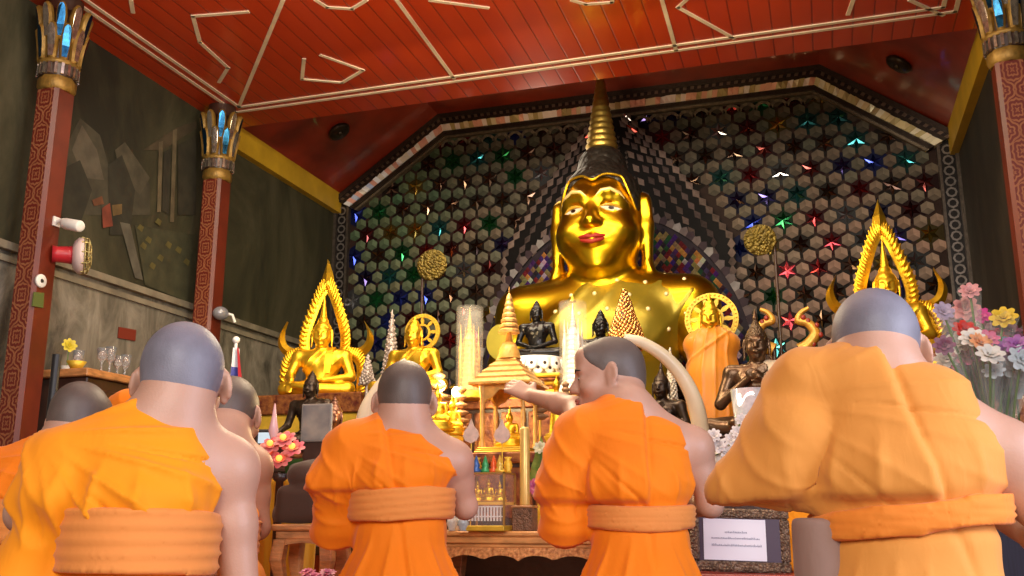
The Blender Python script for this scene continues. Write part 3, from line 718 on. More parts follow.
    T.cone(Ls,(0,yl*.8,zs+.015),.068,.064,.06); T.cone((.0,yl*.8-.005,zs+.015),(sw*.95,.015+yl*.5,zs-g('rdrop',.035)-.005),.064,.062,.05)
    T.cone((-.06,yl*.5-.01,zs+g('collar',-.02)),(.07,yl*.5-.01,zs+g('collar',-.02)-.01),.06,.055,.05)
    T.cone((-sw*.9,.01+yl*.5,zs-g('ldrop',.025)),(-.045+g('nx',0),yl*.8,zs+g('nz',.03)+.015),.055,.050,.05)
    # bare right shoulder: cut along a sloping line from the neck to the armpit
    cx_,cz_,sl=g('cut',(-.05,1.055,.62))
    T.plane((sl,g('cuty',-.10),1),(cx_,-.10,cz_),.022)
    T.plane((1,0,.0),(g('redge',.176*wd+.016),0,0),.07) if g('rcut',True) else None
    # left sleeve hanging over the arm
    sl_=g('sleeve',[(-sw,.02,zs),(-.185,.03,zs-.12),(-.195,.07,.74),(-.10,.27,.80)]); sr_=g('sleeve_r',[.066,.072,.074,.055])
    T.path(sl_,sr_,.05)
    for q in g('drape',[]): T.ell(q[0],q[1],q[2],rot(*q[3]) if len(q)>3 else None)
    for q in g('dcone',[]): T.cone(*q[:4],q[4],sq=(q[5] if len(q)>5 else None))
    # lower robe over thighs and calves
    T.cone((0,-.035,.50),(0,.03,.10),.150,.160,.06,sq=(.86,1,1)); T.ell((0,-.22,.08),(.19,.27,.10),.06); T.ell((0,.03,.10),(.19,.14,.10),.05)
    for q in g('skirt',[]): T.ell(q[0],q[1],q[2])
    T.plane((0,0,-1),(0,0,.008),.004)
    zsash,hs,tl=g('sash',(.80,.048,0.0)); amp=g('amp',1.0); seed=g('seed',1); pleat=g('pleat',None)
    def disp(V,Nn):
        x,y,z=V.T; up=sst(zsash-.02,zsash+.03,z-tl*x); o=np.zeros(len(V))
        # folds on the back fan out from the left shoulder
        ang=np.arctan2(z-(zs+.03),x+sw+.05); r=np.sqrt((z-zs-.03)**2+(x+sw+.05)**2)
        ph=ang*g('fan',10)+.65*wob(V,4,seed)+g('ph',0)
        rg=(1-np.abs(np.sin(ph)))**3
        o+=up*amp*(.018*rg*sst(.03,.22,r)*np.clip(.45+.6*wob(V,3,seed+3),0,1.1))
        o-=up*amp*.010*np.exp(-(np.abs(np.sin(ph*.5+.9))/.07)**2)*sst(.1,.25,r)
        zl=z-tl*x-zsash
        bl=np.exp(-((zl-.085)/.05)**2); o+=bl*(.009+.012*amp*(1-np.abs(np.sin(np.arctan2(x,-y+.05)*7+1.8*wob(V,8,seed+5))))**2)
        o-=.012*np.exp(-(zl/(hs+.012))**4)
        o+=up*amp*sst(.04,.13,x)*.010*np.clip(.4+wob(V,6,seed+8),0,1)*(1-np.abs(np.sin((z+.5*x)*34+1.9*wob(V,8,seed+1))))**3
        # straight hanging folds below the sash
        th=np.arctan2(x,-y+.0)
        o+=(1-up)*amp*(.013*(1-np.abs(np.sin(th*6.5+1.1*wob(V*np.array([1,1,.35]),6,seed+2)+z*3*np.sign(x))))**2.5*sst(zsash-.03,zsash-.2,z)+.006*wob(V,9,seed+9))
        # sleeve folds
        lf=sst(-.13,-.22,x); o+=amp*lf*up*.008*((1-np.abs(np.sin((z-1.2*y+.5*x)*34+1.5*wob(V,7,seed+4))))**2)
        o+=amp*lf*(1-up)*.008*((1-np.abs(np.sin((z-1.0*y)*30+1.5*wob(V,7,seed+4))))**2)
        o+=.0015*wob(V,16,seed+7)
        if pleat:
            for (x0,z0,x1,z1,hh) in pleat:
                t=(z0-z)/(z0-z1); xe=x0+(x1-x0)*t
                o+=hh*sst(.010,-.004,x-xe)*(y<.06)*sst(-.02,.06,t)*sst(1.02,.98,t)
                o-=.006*np.exp(-((x-xe-.006)/.010)**2)*(y<.06)*sst(-.02,.06,t)
        return o
    rb=T.build('robe',[g('robe',ROBE_A)],root,disp,smooth=1)
    if g('under',False):
        U=SDF((-.34,-.30,.30),(.0,.15,.85),.007); U.cone((-.135,-.055,.30),(-.150,-.050,.74),.075,.055,.02,sq=(1,1,1)); U.plane((0,0,1),(0,0,.752),.01); U.plane((0,0,-1),(0,0,.31),.004)
        U.build('underrobe',[UNDER],root,lambda V,N:.004*wob(V,14,3))
    # ---- chest sash
    TS.F=(TS.F-g('sash_t',.010)).astype(np.float32); X,Y,Z=TS.grid()
    TS.F=np.maximum(TS.F, np.abs(Z-tl*X-zsash-.012*np.sin(X*7+seed))-hs).astype(np.float32)
    TS.F=np.maximum(TS.F, -(TS.F+.05)) if False else TS.F
    def sd(V,Nn):
        x,y,z=V.T; zz=z-tl*x
        return .0055*(1-np.abs(np.sin((zz+.25*wob(V,4,seed)*.03)*2*PI/(hs*.9)+.8*wob(V,6,seed))))**1.5+.002*wob(V*np.array([.6,.6,2.5]),22,seed+2)
    TS.build('chest_sash',[g('sashm',SASH_A)],root,sd,smooth=1)
    return root

def floorpt(px,py,d,off=(0,0)):
    q=at(px,py,d); return Vector((q.x,q.y,0))
def put(px,d,hy=0.0):
    q=at(px,420,d); v=Vector((q.x,q.y,0)); return v, sightyaw(q)+hy
l,r=put(404,2.98); monk('person','monk in deep orange robe seen from behind, nearest to the wooden shrine, head facing forward',l,r,
   dict(robe=ROBE_B,scalp=SCALP_N,cut=(-.065,1.05,.55),pleat=[(-.075,1.08,-.030,.83,.015)],seed=3,sash=(.790,.046,.09),head=(0,.06,1.112),hrot=(0,-.04,0),
    relbow=(.195,.08,.785),rhand=(.09,.30,.87),zs=.955,nz=.045))
l,r=put(638,3.0); monk('person','monk turning his head left in profile with one arm stretched out towards the shrine',l,r+.05,
   dict(robe=ROBE_B,scalp=SCALP_N,cut=(.03,1.10,.40),pleat=[(.012,1.12,.014,.795,.028)],seed=11,sash=(.762,.034,0),head=(-.085,.085,1.200),hrot=(1.60,-.10,0),face=True,zs=.995,nz=.05,nx=-.02,wd=.92,sw=.165,
    relbow=(.215,.05,.79),rhand=(.12,.28,.80),lelbow=(-.20,.27,1.115),lhand=(-.35,.46,1.178),lhdir=(-.75,.45,.42),lpal=(.35,.55,-.75),curl=.55,lthumb=-1,lrs=True,
    sleeve=[(-.160,.03,1.0),(-.195,.03,.90),(-.232,.02,.745),(-.225,.06,.735)],sleeve_r=[.062,.066,.072,.06]))
l,r=put(150,1.96); monk('person','large monk at the left with blue-grey shaved head, saffron robe and wide tan sash',l,r,
   dict(robe=ROBE_A,scalp=SCALP_B,cut=(-.04,.985,.56),seed=21,sash=(.700,.058,.0),head=(.058,.070,1.036),hrot=(-.15,-.02,0),zs=.880,nx=.035,nz=.035,sw=.158,rdrop=.03,
    relbow=(.20,.03,.60),rhand=(.14,.26,.62),sleeve=[(-.125,.02,.85),(-.150,.01,.78),(-.200,.03,.645),(-.15,.22,.65)],sleeve_r=[.052,.056,.064,.05],wd=.74,amp=1.1))
l,r=put(898,1.86); monk('person','nearest monk at the right in an orange robe coloured paler for window light with a narrow orange sash',l,r,
   dict(robe=ROBE_C,sashm=SASH_C,scalp=SCALP_B,cut=(-.02,1.085,.36),pleat=[(-.03,1.10,.06,.785,.016)],seed=31,sash=(.752,.025,.05),head=(-.028,.080,1.085),hrot=(0,-.02,0),zs=.950,nz=.06,collar=.035,nx=-.03,sw=.178,wd=.98,amp=.65,rdrop=.085,ldrop=.0,lelbow=(-.20,.05,.82),lhand=(-.05,.28,.84),under=True,
    relbow=(.265,.03,.70),rhand=(.17,.30,.76),sleeve=[(-.16,.02,.97),(-.185,.0,.90),(-.20,.0,.85),(-.14,.18,.80)],sleeve_r=[.062,.062,.060,.05],
    dcone=[((-.165,.0,1.012),(-.03,.0,1.01),.050,.05,.03),((-.165,-.0,1.01),(-.325,-.03,.800),.046,.013,.03),((-.20,-.02,.90),(-.27,-.04,.81),.05,.03,.04),((-.325,-.03,.800),(-.12,-.07,.765),.013,.024,.03),((-.18,-.04,.90),(-.22,-.05,.80),.05,.03,.04)]))
l,r=put(46,2.72); monk('person','monk at the far left edge with brown-grey head, partly cut off by the frame',l,r-.25,
   dict(robe=ROBE_B,scalp=SCALP_N,cut=(-.0,1.0,.5),seed=41,sash=(.74,.055,0),head=(.075,.07,1.022),hsz=1.0,hrot=(-.22,-.15,0),zs=.87,nx=.05))
l,r=put(214,3.25); monk('person','monk with bare right shoulder mostly hidden behind the large monk, beside the pink lotus lamp',l,r,
   dict(robe=ROBE_A,scalp=SCALP_N,cut=(-.12,.95,.9),seed=51,sash=(.64,.05,0),head=(.055,.10,1.04),hrot=(-.35,-.15,0),zs=.90,relbow=(.155,.04,.68),rhand=(.09,.24,.68),sw=.125,nx=.03,scale=1.06))
l,r=put(166,3.95); monk('person','bowing monk of whom only an orange robed shoulder shows behind the large monk',l,r+.1,
   dict(robe=ROBE_B,scalp=SCALP_N,cut=(.0,1.4,.3),seed=61,sash=(.85,.05,0),head=(.03,.14,1.27),hrot=(0,-.4,0),zs=1.185,amp=.7))
# ------------------------------------------------------------------ Buddha images (local: +y is the way they face; unit = about one seated height)
def bhead(S, hs=1.0, big=False):
    S.ell((0,-.01,.02),(.088,.098,.10),.02); S.ell((0,.028,-.045),(.076,.070,.092),.04); S.ell((0,.060,-.118),(.030,.024,.020),.03)
    S.ell((0,.07,.01),(.066,.026,.03),.03)
    if big:
        S.ell((0,.02,-.055),(.085,.072,.082),.03)
        for x in (-1,1): S.ell((x*.047,.054,-.058),(.036,.034,.036),.03)
    for x in (-1,1):
        if big: S.path([(x*.010,.099,.017),(x*.022,.100,.0275),(x*.040,.095,.031),(x*.058,.083,.023),(x*.072,.069,.004)],[.0035,.0048,.005,.004,.003],.010)
        else: S.path([(x*.013,.099,.008),(x*.036,.096,.030),(x*.058,.080,.022),(x*.068,.068,.008)],[.0035,.0048,.004,.003],.006)
        S.ell((x*.037,.088,-.004),(.022,.010,.012),.010,op='s'); S.ell((x*.037,.078,-.006),(.021,.015,.012),.006)
        S.ell((x*.044,.060,-.052),(.030,.030,.028),.03)
        S.ell((x*.013,.103,-.040),(.010,.012,.008),.008)
        S.path([(x*.093,-.012,.030),(x*.099,-.006,-.03),(x*.099,.002,-.11),(x*.106,.006,-.130)],[.024 if big else .020,.020 if big else .018,.015,.014],.012,sq=(1.35 if big else 1.9,1,1))
        S.path([(x*.103,.004,.035),(x*.110,.004,-.02),(x*.106,.008,-.10)],[.007,.006,.005],.006)
    S.cone((0,.090,.010),(0,.117,-.036),.0075,.0115,.014); S.ell((0,.114,-.042),(.011,.010,.008),.008)
    if big: S.path([(-.040,.086,-.072),(0,.100,-.075),(.040,.086,-.072)],[.004,.010,.004],.012); return
    S.path([(-.034,.088,-.071),(-.014,.104,-.071),(0,.105,-.074),(.014,.104,-.071),(.034,.088,-.071)],[.003,.0065,.006,.0065,.003],.006)
    S.path([(-.030,.088,-.075),(0,.103,-.086),(.030,.088,-.075)],[.003,.008,.003],.006)
def bhair(name, root, m, hc, hs, style='curl', h=.006, HR=None, hl=0.0):
    H=SDF(np.array(hc)-.16*hs,np.array(hc)+np.array((.16,.16,.30))*hs,h); H.frame(HR,np.array(hc),hs)
    H.ell((0,-.012,.026),(.0935,.104,.104),.02); H.ell((0,-.045,-.05),(.080,.060,.07),.04); H.frame()
    X,Y,Z=H.grid(); lx,ly,lz=[(q-c)/hs for q,c in zip((X,Y,Z),hc)]
    H.F=np.maximum(H.F, -(lz+.095-.080*sst(-.03,.02,ly)-(.072+hl)*sst(.02,.072,ly)+.016*np.exp(-(lx/.02)**2)*sst(.05,.08,ly)-.000*lx)*hs).astype(np.float32)
    H.frame(HR,np.array(hc),hs)
    if style=='curl': H.ell((0,-.02,.125),(.055,.058,.052),.02)
    else:
        H.cone((0,-.012,.10),(0,-.02,.20),.060,.02,.04)
    H.build(name,[m],root)
def finial(root, m, hc, hs, h=.17, r=.028, z0=.165, style='flame'):
    f=MB(); c=(hc[0],hc[1]-.02*hs,hc[2])
    if style=='flame': pr=[(0,z0-.01),(r,z0),(r*1.25,z0+h*.16),(r*1.0,z0+h*.35),(r*.62,z0+h*.6),(r*.25,z0+h*.85),(.001,z0+h)]
    else:
        pr=[(0,z0-.02)]
        for k in range(18):
            q=k/18; rr=r*(1-q)**1.05+.003; pr+= [(rr*.97,z0-.02+h*q),(rr*1.06,z0-.02+h*(q+.018)),(rr*.93,z0-.02+h*(q+.045))]
        pr+=[(.001,z0+h)]
    f.lathe([(a*hs,b*hs) for a,b in pr],c,14); f.build('flame_finial',m,root)
def buddha(name,label,loc,s,p,rz=PI,group=None):
    g=lambda k,d: p.get(k,d)
    root=thing(name,label,'statue',loc,rz,s,group); m=g('m',GOLD_B); hs=g('hs',1.0); sw=g('sw',.235); hc=np.array((0,.02,.62+.135*hs)); h=g('h',.0085)
    S=SDF((-.56,-.20,-.005),(.56,.50,hc[2]+.15*hs),h)
    lf=g('lift',0.0); kn=g('kn',.40); jw=g('jaw',0.0)
    for x in (-1,1):
        S.cone((x*.10,.0,.095+lf),(x*kn,.16,.075+lf),.090,.070,.04)
    S.cone((kn,.16,.07+lf),(.0,.30,.065+lf),.066,.045,.03); S.cone((.0,.30,.065+lf),(-.20,.27,.10+lf),.042,.028,.02)
    S.cone((-kn,.16,.07+lf),(.0,.27,.05+lf),.066,.045,.03); S.cone((0,.27,.05+lf),(.2,.22,.055+lf),.045,.03,.02)
    S.ell((0,-.02,.10+lf),(.20,.13,.10),.05)
    sh=g('sh',0.0); S.ell((0,.0,.27+sh*.6),(.135,.095,.17),.06); S.ell((0,.0,.45+sh),(sw*.86,.112,.145),.07); S.cone((sw,0,.525+sh),(-sw,0,.525+sh),.066,.066,.05)
    for x in (-1,1): S.ell((x*.08,.075,.455+sh),(.07,.04,.055),.04)
    S.cone((0,-.005,.53),(0,.005,.65),.070,.058,.04)
    if g('big',False):
        for x in (-1,1): S.cone((x*.03,-.01,.60),(x*sw*.85,-.01,.545),.055,.055,.06)

    for k in range(3): S.cone((-.001,.004,.585+.02*k),(.001,.004,.585+.02*k),.0655-.003*k,.0655-.003*k,.004)
    pose=g('pose','earth'); ex=sw+.075
    if pose=='earth': arms=[(-1,(-ex,.02,.27+lf*.5),(-kn+.07,.22,.16+lf),(-.05,.5,-.85)),(1,(ex,.02,.26+lf*.5),(.06,.20,.155+lf),(-1,.35,-.05))]
    elif pose=='lap': arms=[(-1,(-ex,.02,.27+lf*.5),(-.06,.21,.165+lf),(1,.3,-.05)),(1,(ex,.02,.27+lf*.5),(.07,.21,.15+lf),(-1,.3,-.05))]
    else: arms=[(-1,(-ex-.02,.04,.27),(-.05,.155,.47),(.9,.1,.55)),(1,(ex+.02,.04,.27),(.05,.165,.44),(-.9,.1,.55))]
    for x,e,w,hd in arms:
        S.cone((x*sw,0,.52+sh),e,.062,.047,.03); S.cone(e,w,.047,.029,.02)
        d=Vector(hd).normalized(); o=Vector(w)
        n=Vector((0,0,1)) if pose!='chest' else Vector((0,1,0)); n=(n-d*n.dot(d)).normalized(); wv=d.cross(n)
        S.ell(tuple(o+d*.045),(.034,.036,.026),.02)
        for u,l in ((-.026,.075),(-.009,.088),(.009,.092),(.026,.082)): S.cone(o+d*.06+wv*u,o+d*(.06+l)+wv*u*1.1-n*.006,.0125,.010,.006)
        S.cone(o+d*.02+wv*.03*x,o+d*.075+wv*.055*x,.0125,.010,.008)
    HR=None
    S.frame(HR,hc,hs); bhead(S,hs,g('big',False)); S.frame()
    S.build('body',[m],root)
    bhair('hair',root,g('hair',m),hc,hs,g('style','curl'),h=.008,hl=g('hl',0.0))
    finial(root,g('fin',m),hc,hs,g('fh',.17),g('fr',.03),g('fz',.165),g('fstyle','flame'))
    if g('robe',True):
        T=SDF((-.40,-.18,.14),(.40,.22,.66),.0085); T.ell((0,.0,.27+sh*.6),(.143,.103,.17),.06); T.ell((0,.0,.45+sh),(sw*.86+.010,.122,.15),.07); T.cone((sw*.97,0,.525+sh),(-.02,0,.525+sh),.073,.073,.05)
        for x in (-1,1): T.ell((x*.08,.075,.455+sh),(.08,.05,.065),.04)
        T.plane((-.80,.0,.62),(-.055,0,.56+sh),.006); T.plane((1,0,0),(sw+.02,0,0),.01); T.plane((0,0,-1),(0,0,.16),.01)
        def rd(V,N):
            x,y,z=V.T; t=(-.80*(x+.055)+.62*(z-.56-sh)); return .006*np.exp(-((t+.018)/.010)**2)+.004*(1-np.abs(np.sin(t*38+.8*wob(V,9,3))))**3
        T.build('robe',[g('robem',m)],root,rd)
    if g('shawl',True):
        f=MB(); pts=[(.10,-.11,.56),(.10,-.02,.615),(.10,.09,.57),(.095,.125,.47),(.085,.125,.34)]
        P=bez(pts,6); rings=[]
        for i,q in enumerate(P):
            t=(P[min(i+1,len(P)-1)]-P[max(i-1,0)]).normalized(); n=Vector((1,0,0)).cross(t)
            if n.y*q.y<0 and abs(q.y)>.03: n=-n
            if n.z<0 and abs(q.y)<=.03: n=-n
            a,b=Vector((.034,0,0)),n*.007
            rings.append([tuple(q-a-b),tuple(q+a-b),tuple(q+a+b),tuple(q-a+b)])
        f.loft(rings,False); f.build('shoulder_cloth',g('shawlm',m),root)
    for o in kids(root): o.data.transform(Matrix.Diagonal((-1,1,1,1))); o.data.flip_normals()
    return root
def halo_wheel(parent,c,R,m,spokes=8,solid=False,r0=.45):
    h=MB(); n=40
    def ann(a,b,y0,y1):
        rg=[]
        for (r,y) in ((a,y0),(b,y0),(b,y1),(a,y1)): rg.append([(c[0]+r*math.cos(2*PI*k/n),c[1]+y,c[2]+r*math.sin(2*PI*k/n)) for k in range(n)])
        rg.append(rg[0]); h.loft(rg,False,False)
    ann(R*.84,R,-.012,.012); ann(R*.80,R*.84,-.02,.02)
    if solid: ann(0.001,R*.84,-.006,.006)
    else:
        ann(R*.36,R*.46,-.012,.012)
        for k in range(spokes):
            a=2*PI*k/spokes; v=Vector((math.cos(a),0,math.sin(a))); u=Vector((-math.sin(a),0,math.cos(a)))
            pts=[(r,w) for r,w in ((.44,.045),(.62,.09),(.82,.05))]
            A=[];B=[]
            for r,w in pts: A.append((r,w))
            poly=[(r,-w) for r,w in pts]+[(r,w) for r,w in reversed(pts)]
            q=[Vector(c)+v*R*r+u*R*w for r,w in poly]
            h.add([tuple(p+Vector((0,-.01,0))) for p in q]+[tuple(p+Vector((0,.01,0))) for p in q],[(5,4,3,2,1,0),(6,7,8,9,10,11)]+[(i,(i+1)%6,6+(i+1)%6,6+i) for i in range(6)])
    for k in range(36):
        a=2*PI*k/36; h.ball((c[0]+R*.92*math.cos(a),c[1]+.014,c[2]+R*.92*math.sin(a)),R*.04,6,4)
    return h.build('halo',m,parent)
def flame_arch(parent,m,H=1.0):
    """pointed gilt aureole: ribbed lower bands, two horns, ribbed upper arch and leaf tip; x-z plane, unit = its height"""
    def rib_band(name,outer,inner,n,par,flip=1):
        b=MB(); O=bez([(x,0,z) for x,z in outer],10); I=bez([(x,0,z) for x,z in inner],10)
        def smp(L,t): f=t*(len(L)-1); i=min(int(f),len(L)-2); return L[i].lerp(L[i+1],f-i)
        N=40; rg=[]
        for k in range(N+1):
            o,i=smp(O,k/N),smp(I,k/N); mid=o.lerp(i,.5)
            rg.append([(o.x,-.015,o.z),(o.x,.012,o.z),(mid.x,.026,mid.z),(i.x,.012,i.z),(i.x,-.015,i.z)])
        b.loft(rg,False)
        for k in range(n):                       # leaf ribs
            t=(k+.5)/n; o=smp(O,min(1,t+.035)); i=smp(I,max(0,t-.05)); o2=o+(o-i)*.07
            b.tube([tuple(i.lerp(o,.30)+Vector((0,.020,0))),tuple(i.lerp(o,.65)+Vector((0,.034,-.006))),tuple(o2+Vector((0,.016,.010)))],[.010,.015,.004],6)
        return b.build(name,m,par)
    for x in (-1,1):
        rib_band('lower_band',[(x*.30,0),(x*.31,.10),(x*.305,.26),(x*.26,.345),(x*.19,.37)],[(x*.235,0),(x*.24,.10),(x*.235,.24),(x*.20,.29),(x*.15,.31)],17,parent)
        rib_band('upper_band',[(x*.172,.33),(x*.182,.43),(x*.170,.53),(x*.128,.66),(x*.085,.78),(x*.045,.86),(x*.0,.90)],[(x*.105,.33),(x*.112,.44),(x*.095,.53),(x*.06,.64),(x*.028,.73),(x*.008,.77),(0,.78)],19,parent)
        hb=MB(); ow=bez([(x*.17,0,.33),(x*.27,0,.32),(x*.335,0,.38),(x*.345,0,.47),(x*.28,0,.575)],8); iw=bez([(x*.17,0,.385),(x*.24,0,.385),(x*.285,0,.42),(x*.30,0,.49),(x*.279,0,.574)],8)
        rg=[[(o.x,-.012,o.z),(o.x*.5+i.x*.5,.028,o.z*.5+i.z*.5),(i.x,-.012,i.z)] for o,i in zip(ow,iw)]; hb.loft(rg,False); hb.build('horn',m,parent)
    t=MB(); L=[(0,.80),(.035,.83),(.048,.87),(.036,.93),(.012,1.0),(0,1.03)]
    for sgn in (-1,1):
        for i in range(len(L)-1):
            t.add([(sgn*L[i][0],.0,L[i][1]),(sgn*L[i+1][0],.0,L[i+1][1]),(0,.05,L[i+1][1]),(0,.05,L[i][1])],[(0,1,2,3)],True)
            t.add([(sgn*L[i][0],.0,L[i][1]),(sgn*L[i+1][0],.0,L[i+1][1]),(0,-.02,L[i+1][1]),(0,-.02,L[i][1])],[(0,1,2,3)],True)
    t.build('leaf_tip',m,parent)
def pedestal(label,x,y,z0,z1,w,dp,m,m2=None,name='pedestal',par=None,steps=4,rz=0):
    """stepped, waisted plinth"""
    t=thing(name,label,'pedestal',(x,y,z0),rz) if par is None else par
    H=z1-z0
    prof=[(1.0,0,.16),(.92,.16,.28),(.80,.28,.44),(.76,.44,.60),(.82,.60,.72),(.93,.72,.86),(1.0,.86,1.0)]
    b=MB()
    for i,(k,a,c) in enumerate(prof):
        b.mi=i%2 if m2 else 0; b.box((-w/2*k,-dp/2*k,H*a),(w/2*k,dp/2*k,H*c),min(.008,H*.05))
    b.build('base',[m,m2] if m2 else m,t); return t

# ---- altar tiers (facing the room)
TZ1,TZ2,TZ3,TZ4=1.05,1.38,.62,1.42
RG=mat('red_gold_carving',(.33,.12,.03),.4,.3,vary=.7,vscale=26,bump=.5,bscale=45,col2=(.10,.015,.01))
def tier(label,x0,x1,y0,y1,z,z0=0):
    t=thing('altar_tier',label,'altar step',((x0+x1)/2,(y0+y1)/2,z0)); w,d=(x1-x0)/2,(y1-y0)/2; H=z-z0
    b=MB(); b.box((-w,-d,H-.05),(w,d,H),.006); b.build('top',RG,t)
    b=MB(); b.box((-w+.02,-d+.025,0),(w-.02,d-.02,H-.05)); b.build('body',WOOD_D,t)
    b=MB(); n=int((x1-x0)/.16)
    for k in range(n):
        xa=-w+.03+k*(2*w-.06)/n; b.box((xa+.008,-d+.012,H-.30),(xa+(2*w-.06)/n-.008,-d+.03,H-.07),.004)
    b.build('carved_panel',RG,t); return t
tier('lowest carved altar step behind the carved table',-1.93,.33,4.35,5.0,TZ1)
tier('tall middle altar step below the black Buddha',-2.30,-.86,5.02,5.75,TZ2)
tier('low altar step at the left under the small dark bronze Buddha',-3.4,-2.32,5.02,5.5,1.0)
tier('low altar step under the orange robed Buddha',-.84,-.04,5.02,5.75,1.0)
tier('wide platform carrying the great gold Buddha',-4.28,.95,6.0,8.80,TZ3-.02)
tier('side altar step under the gold Buddha at the right',-.02,1.05,5.02,5.95,TZ4)

# ---- the great image
ROBEG=mat('gilded_robe',(.44,.32,.03),.36,.6,vary=.35,vscale=6)
def dotted(m,scale,col,thr=.16):
    nt=m.node_tree; N=nt.nodes; L=nt.links; b=N['Principled BSDF']; src=b.inputs['Base Color'].links[0].from_socket
    tc=N.new('ShaderNodeTexCoord'); v=N.new('ShaderNodeTexVoronoi'); v.inputs['Scale'].default_value=scale; v.inputs['Randomness'].default_value=.35; L.new(tc.outputs['Object'],v.inputs['Vector'])
    l=N.new('ShaderNodeMath'); l.operation='LESS_THAN'; l.inputs[1].default_value=thr; L.new(v.outputs['Distance'],l.inputs[0])
    mx=N.new('ShaderNodeMix'); mx.data_type='RGBA'; L.new(l.outputs[0],mx.inputs['Factor']); L.new(src,mx.inputs['A']); mx.inputs['B'].default_value=(*col,1); L.new(mx.outputs['Result'],b.inputs['Base Color'])
dotted(ROBEG,19,(1,.85,.5),.0)
HAIRD=voro_bump(mat('dark_curled_hair',(.028,.022,.018),.4,.3),52,.9,.02)
BIGG=mat('great_image_gold',(.84,.52,.02),.29,1.0,vary=.18,vscale=3.5)
SB=3.22; yB=7.62; pB=onY(603,212,yB)
big=buddha('buddha_statue','great gold Buddha towering in the centre with red lips and dark curled hair',(pB.x,yB,pB.z-.80*SB),SB,dict(m=BIGG,hair=HAIRD,fin=OLDGOLD,hs=1.16,sw=.216,sh=.018,h=.0062,robem=ROBEG,shawl=False,fh=.27,fr=.042,fz=.130,fstyle='spire',big=True,hl=.020))
hcB=Vector((0,.02,.62+.135*1.16)); q=1.16
LIPR=mat('red_lip_paint',(.30,.012,.006),.6); EYW=mat('eye_inlay',(1,1,1),.12,vcol=True)
l=MB(); l.tube([(-.038,.0880,-.0665),(-.022,.1030,-.0695),(-.010,.1092,-.0695),(0,.1098,-.0715),(.010,.1092,-.0695),(.022,.1030,-.0695),(.038,.0880,-.0665)],[.0015,.0040,.0050,.0044,.0050,.0040,.0015],8)
l.tube([(-.036,.0880,-.0680),(-.018,.1035,-.0775),(0,.1085,-.0815),(.018,.1035,-.0775),(.036,.0880,-.0680)],[.0015,.0044,.0056,.0044,.0015],8)
o=l.build('lips',LIPR,big); o.location=hcB; o.scale=(q,)*3; o['label']='red painted lips'
for x in (-1,1):
    e=MB(); e.M=Matrix.Translation((x*.037,.0850,-.008))@Matrix.Rotation(-x*.42,4,'Z')@Matrix.Rotation(x*.10,4,'Y')
    n=16; up_=[(-.022+.044*k/n,.0034*math.sin(PI*k/n)) for k in range(n+1)]; lo_=[(-.022+.044*k/n,-.0040*math.sin(PI*k/n)) for k in range(n+1)]
    poly=up_+list(reversed(lo_))[1:-1]
    e.col=(.80,.72,.55); e.prism([(a*1.06,b*1.5) for a,b in poly],.004,.0085); e.col=(.62,.56,.46); e.prism(poly,.006,.0095)
    e.col=(.03,.012,.008); e.prism([(.0062*math.cos(2*PI*k/14),.0034*math.sin(2*PI*k/14)) for k in range(14)],.008,.0104)
    e.col=(.55,.30,.03); e.tube([(-.024,.008,.0005),(-.012,.0105,.0060),(0,.0112,.0075),(.012,.0105,.0060),(.024,.008,.0005)],[.0012,.0030,.0036,.0030,.0012],8)
    o=e.build('eye',EYW,big); o.location=hcB; o.scale=(q,)*3; o['label']='half closed inlaid eye with dark pupil'
    b=MB(); b.tube([(x*.010,.1030,.019),(x*.022,.1040,.0295),(x*.040,.0985,.0330),(x*.058,.0865,.0250),(x*.072,.0725,.006)],[.0012,.0040,.0048,.0040,.001],8)
    o=b.build('eyebrow',mat('pale_gold_brow_%d'%x,(1,.78,.30),.4,.5),big); o.location=hcB; o.scale=(q,)*3
b=MB()                                           # bright band along the heart-shaped hairline
pts=[]
for k in range(-16,17):
    a=k/16; x=a*.083; z=.058+.020*math.sqrt(max(0,1-a*a))-.016*math.exp(-(x/.018)**2)-.055*max(0,abs(a)-.72)/.28; yy=.10*math.sqrt(max(.02,1-(x/.0935)**2-((z-.026)/.108)**2))
    pts.append((x,yy-.008,z))
b.tube(pts,.0028,6); o=b.build('hairline_band',GOLD_B,big); o.location=hcB; o.scale=(q,)*3

rbo=[o for o in kids(big) if o.name.startswith('robe')][0]; fd=MB(); got=[]
for v in rbo.data.vertices:
    if v.normal.y>.25 and v.co.z>.25 and all((v.co-p).length>.058 for p in got): got.append(v.co.copy())
fd.ball((0,0,0),(.006,.005,.006),8,5); dm=mat('pale_gilt_dots',(.95,.78,.42),.45,.3); d0=None
for p in got[:60]:
    if d0 is None: d0=fd.build('flower_dot',dm,rbo); d0.location=p
    else: c=d0.copy(); COL.objects.link(c); c.parent=rbo; c.location=p
# ---- flanking gold images in flame arches
P=at(320,399,7.0)-Vector((0,0,.07))
B1=buddha('buddha_statue','gold Buddha in a pointed flame arch with two horns, beside the dark left wall',P,.72,dict(m=GOLD_B,h=.0085,fh=.27,fr=.035,fstyle='spire',lift=.10,kn=.31),PI+.26)
def mk_arch(t,sc_=1.42):
    a=bpy.data.objects.new('flame_arch',None); COL.objects.link(a); a.parent=t; a.location=(0,-.115,.09); a.scale=(sc_,)*3; flame_arch(a,GOLD_B); return a
mk_arch(B1)
P6=at(893,362,5.9)-Vector((0,0,.07))
B6=dup(B1,P6,PI,'gold Buddha in a flame arch hidden behind the head of the nearest right monk')
def ped(label,P,z0,w,dp,m=None,m2=None,zo=.072): pedestal(label,P.x,P.y,z0,P.z+zo-.002,w,dp,m or RG,m2 or GOLDP)
ped('stepped red and gold plinth under the gold Buddha by the left wall',P,TZ3-.02,.95,.62)
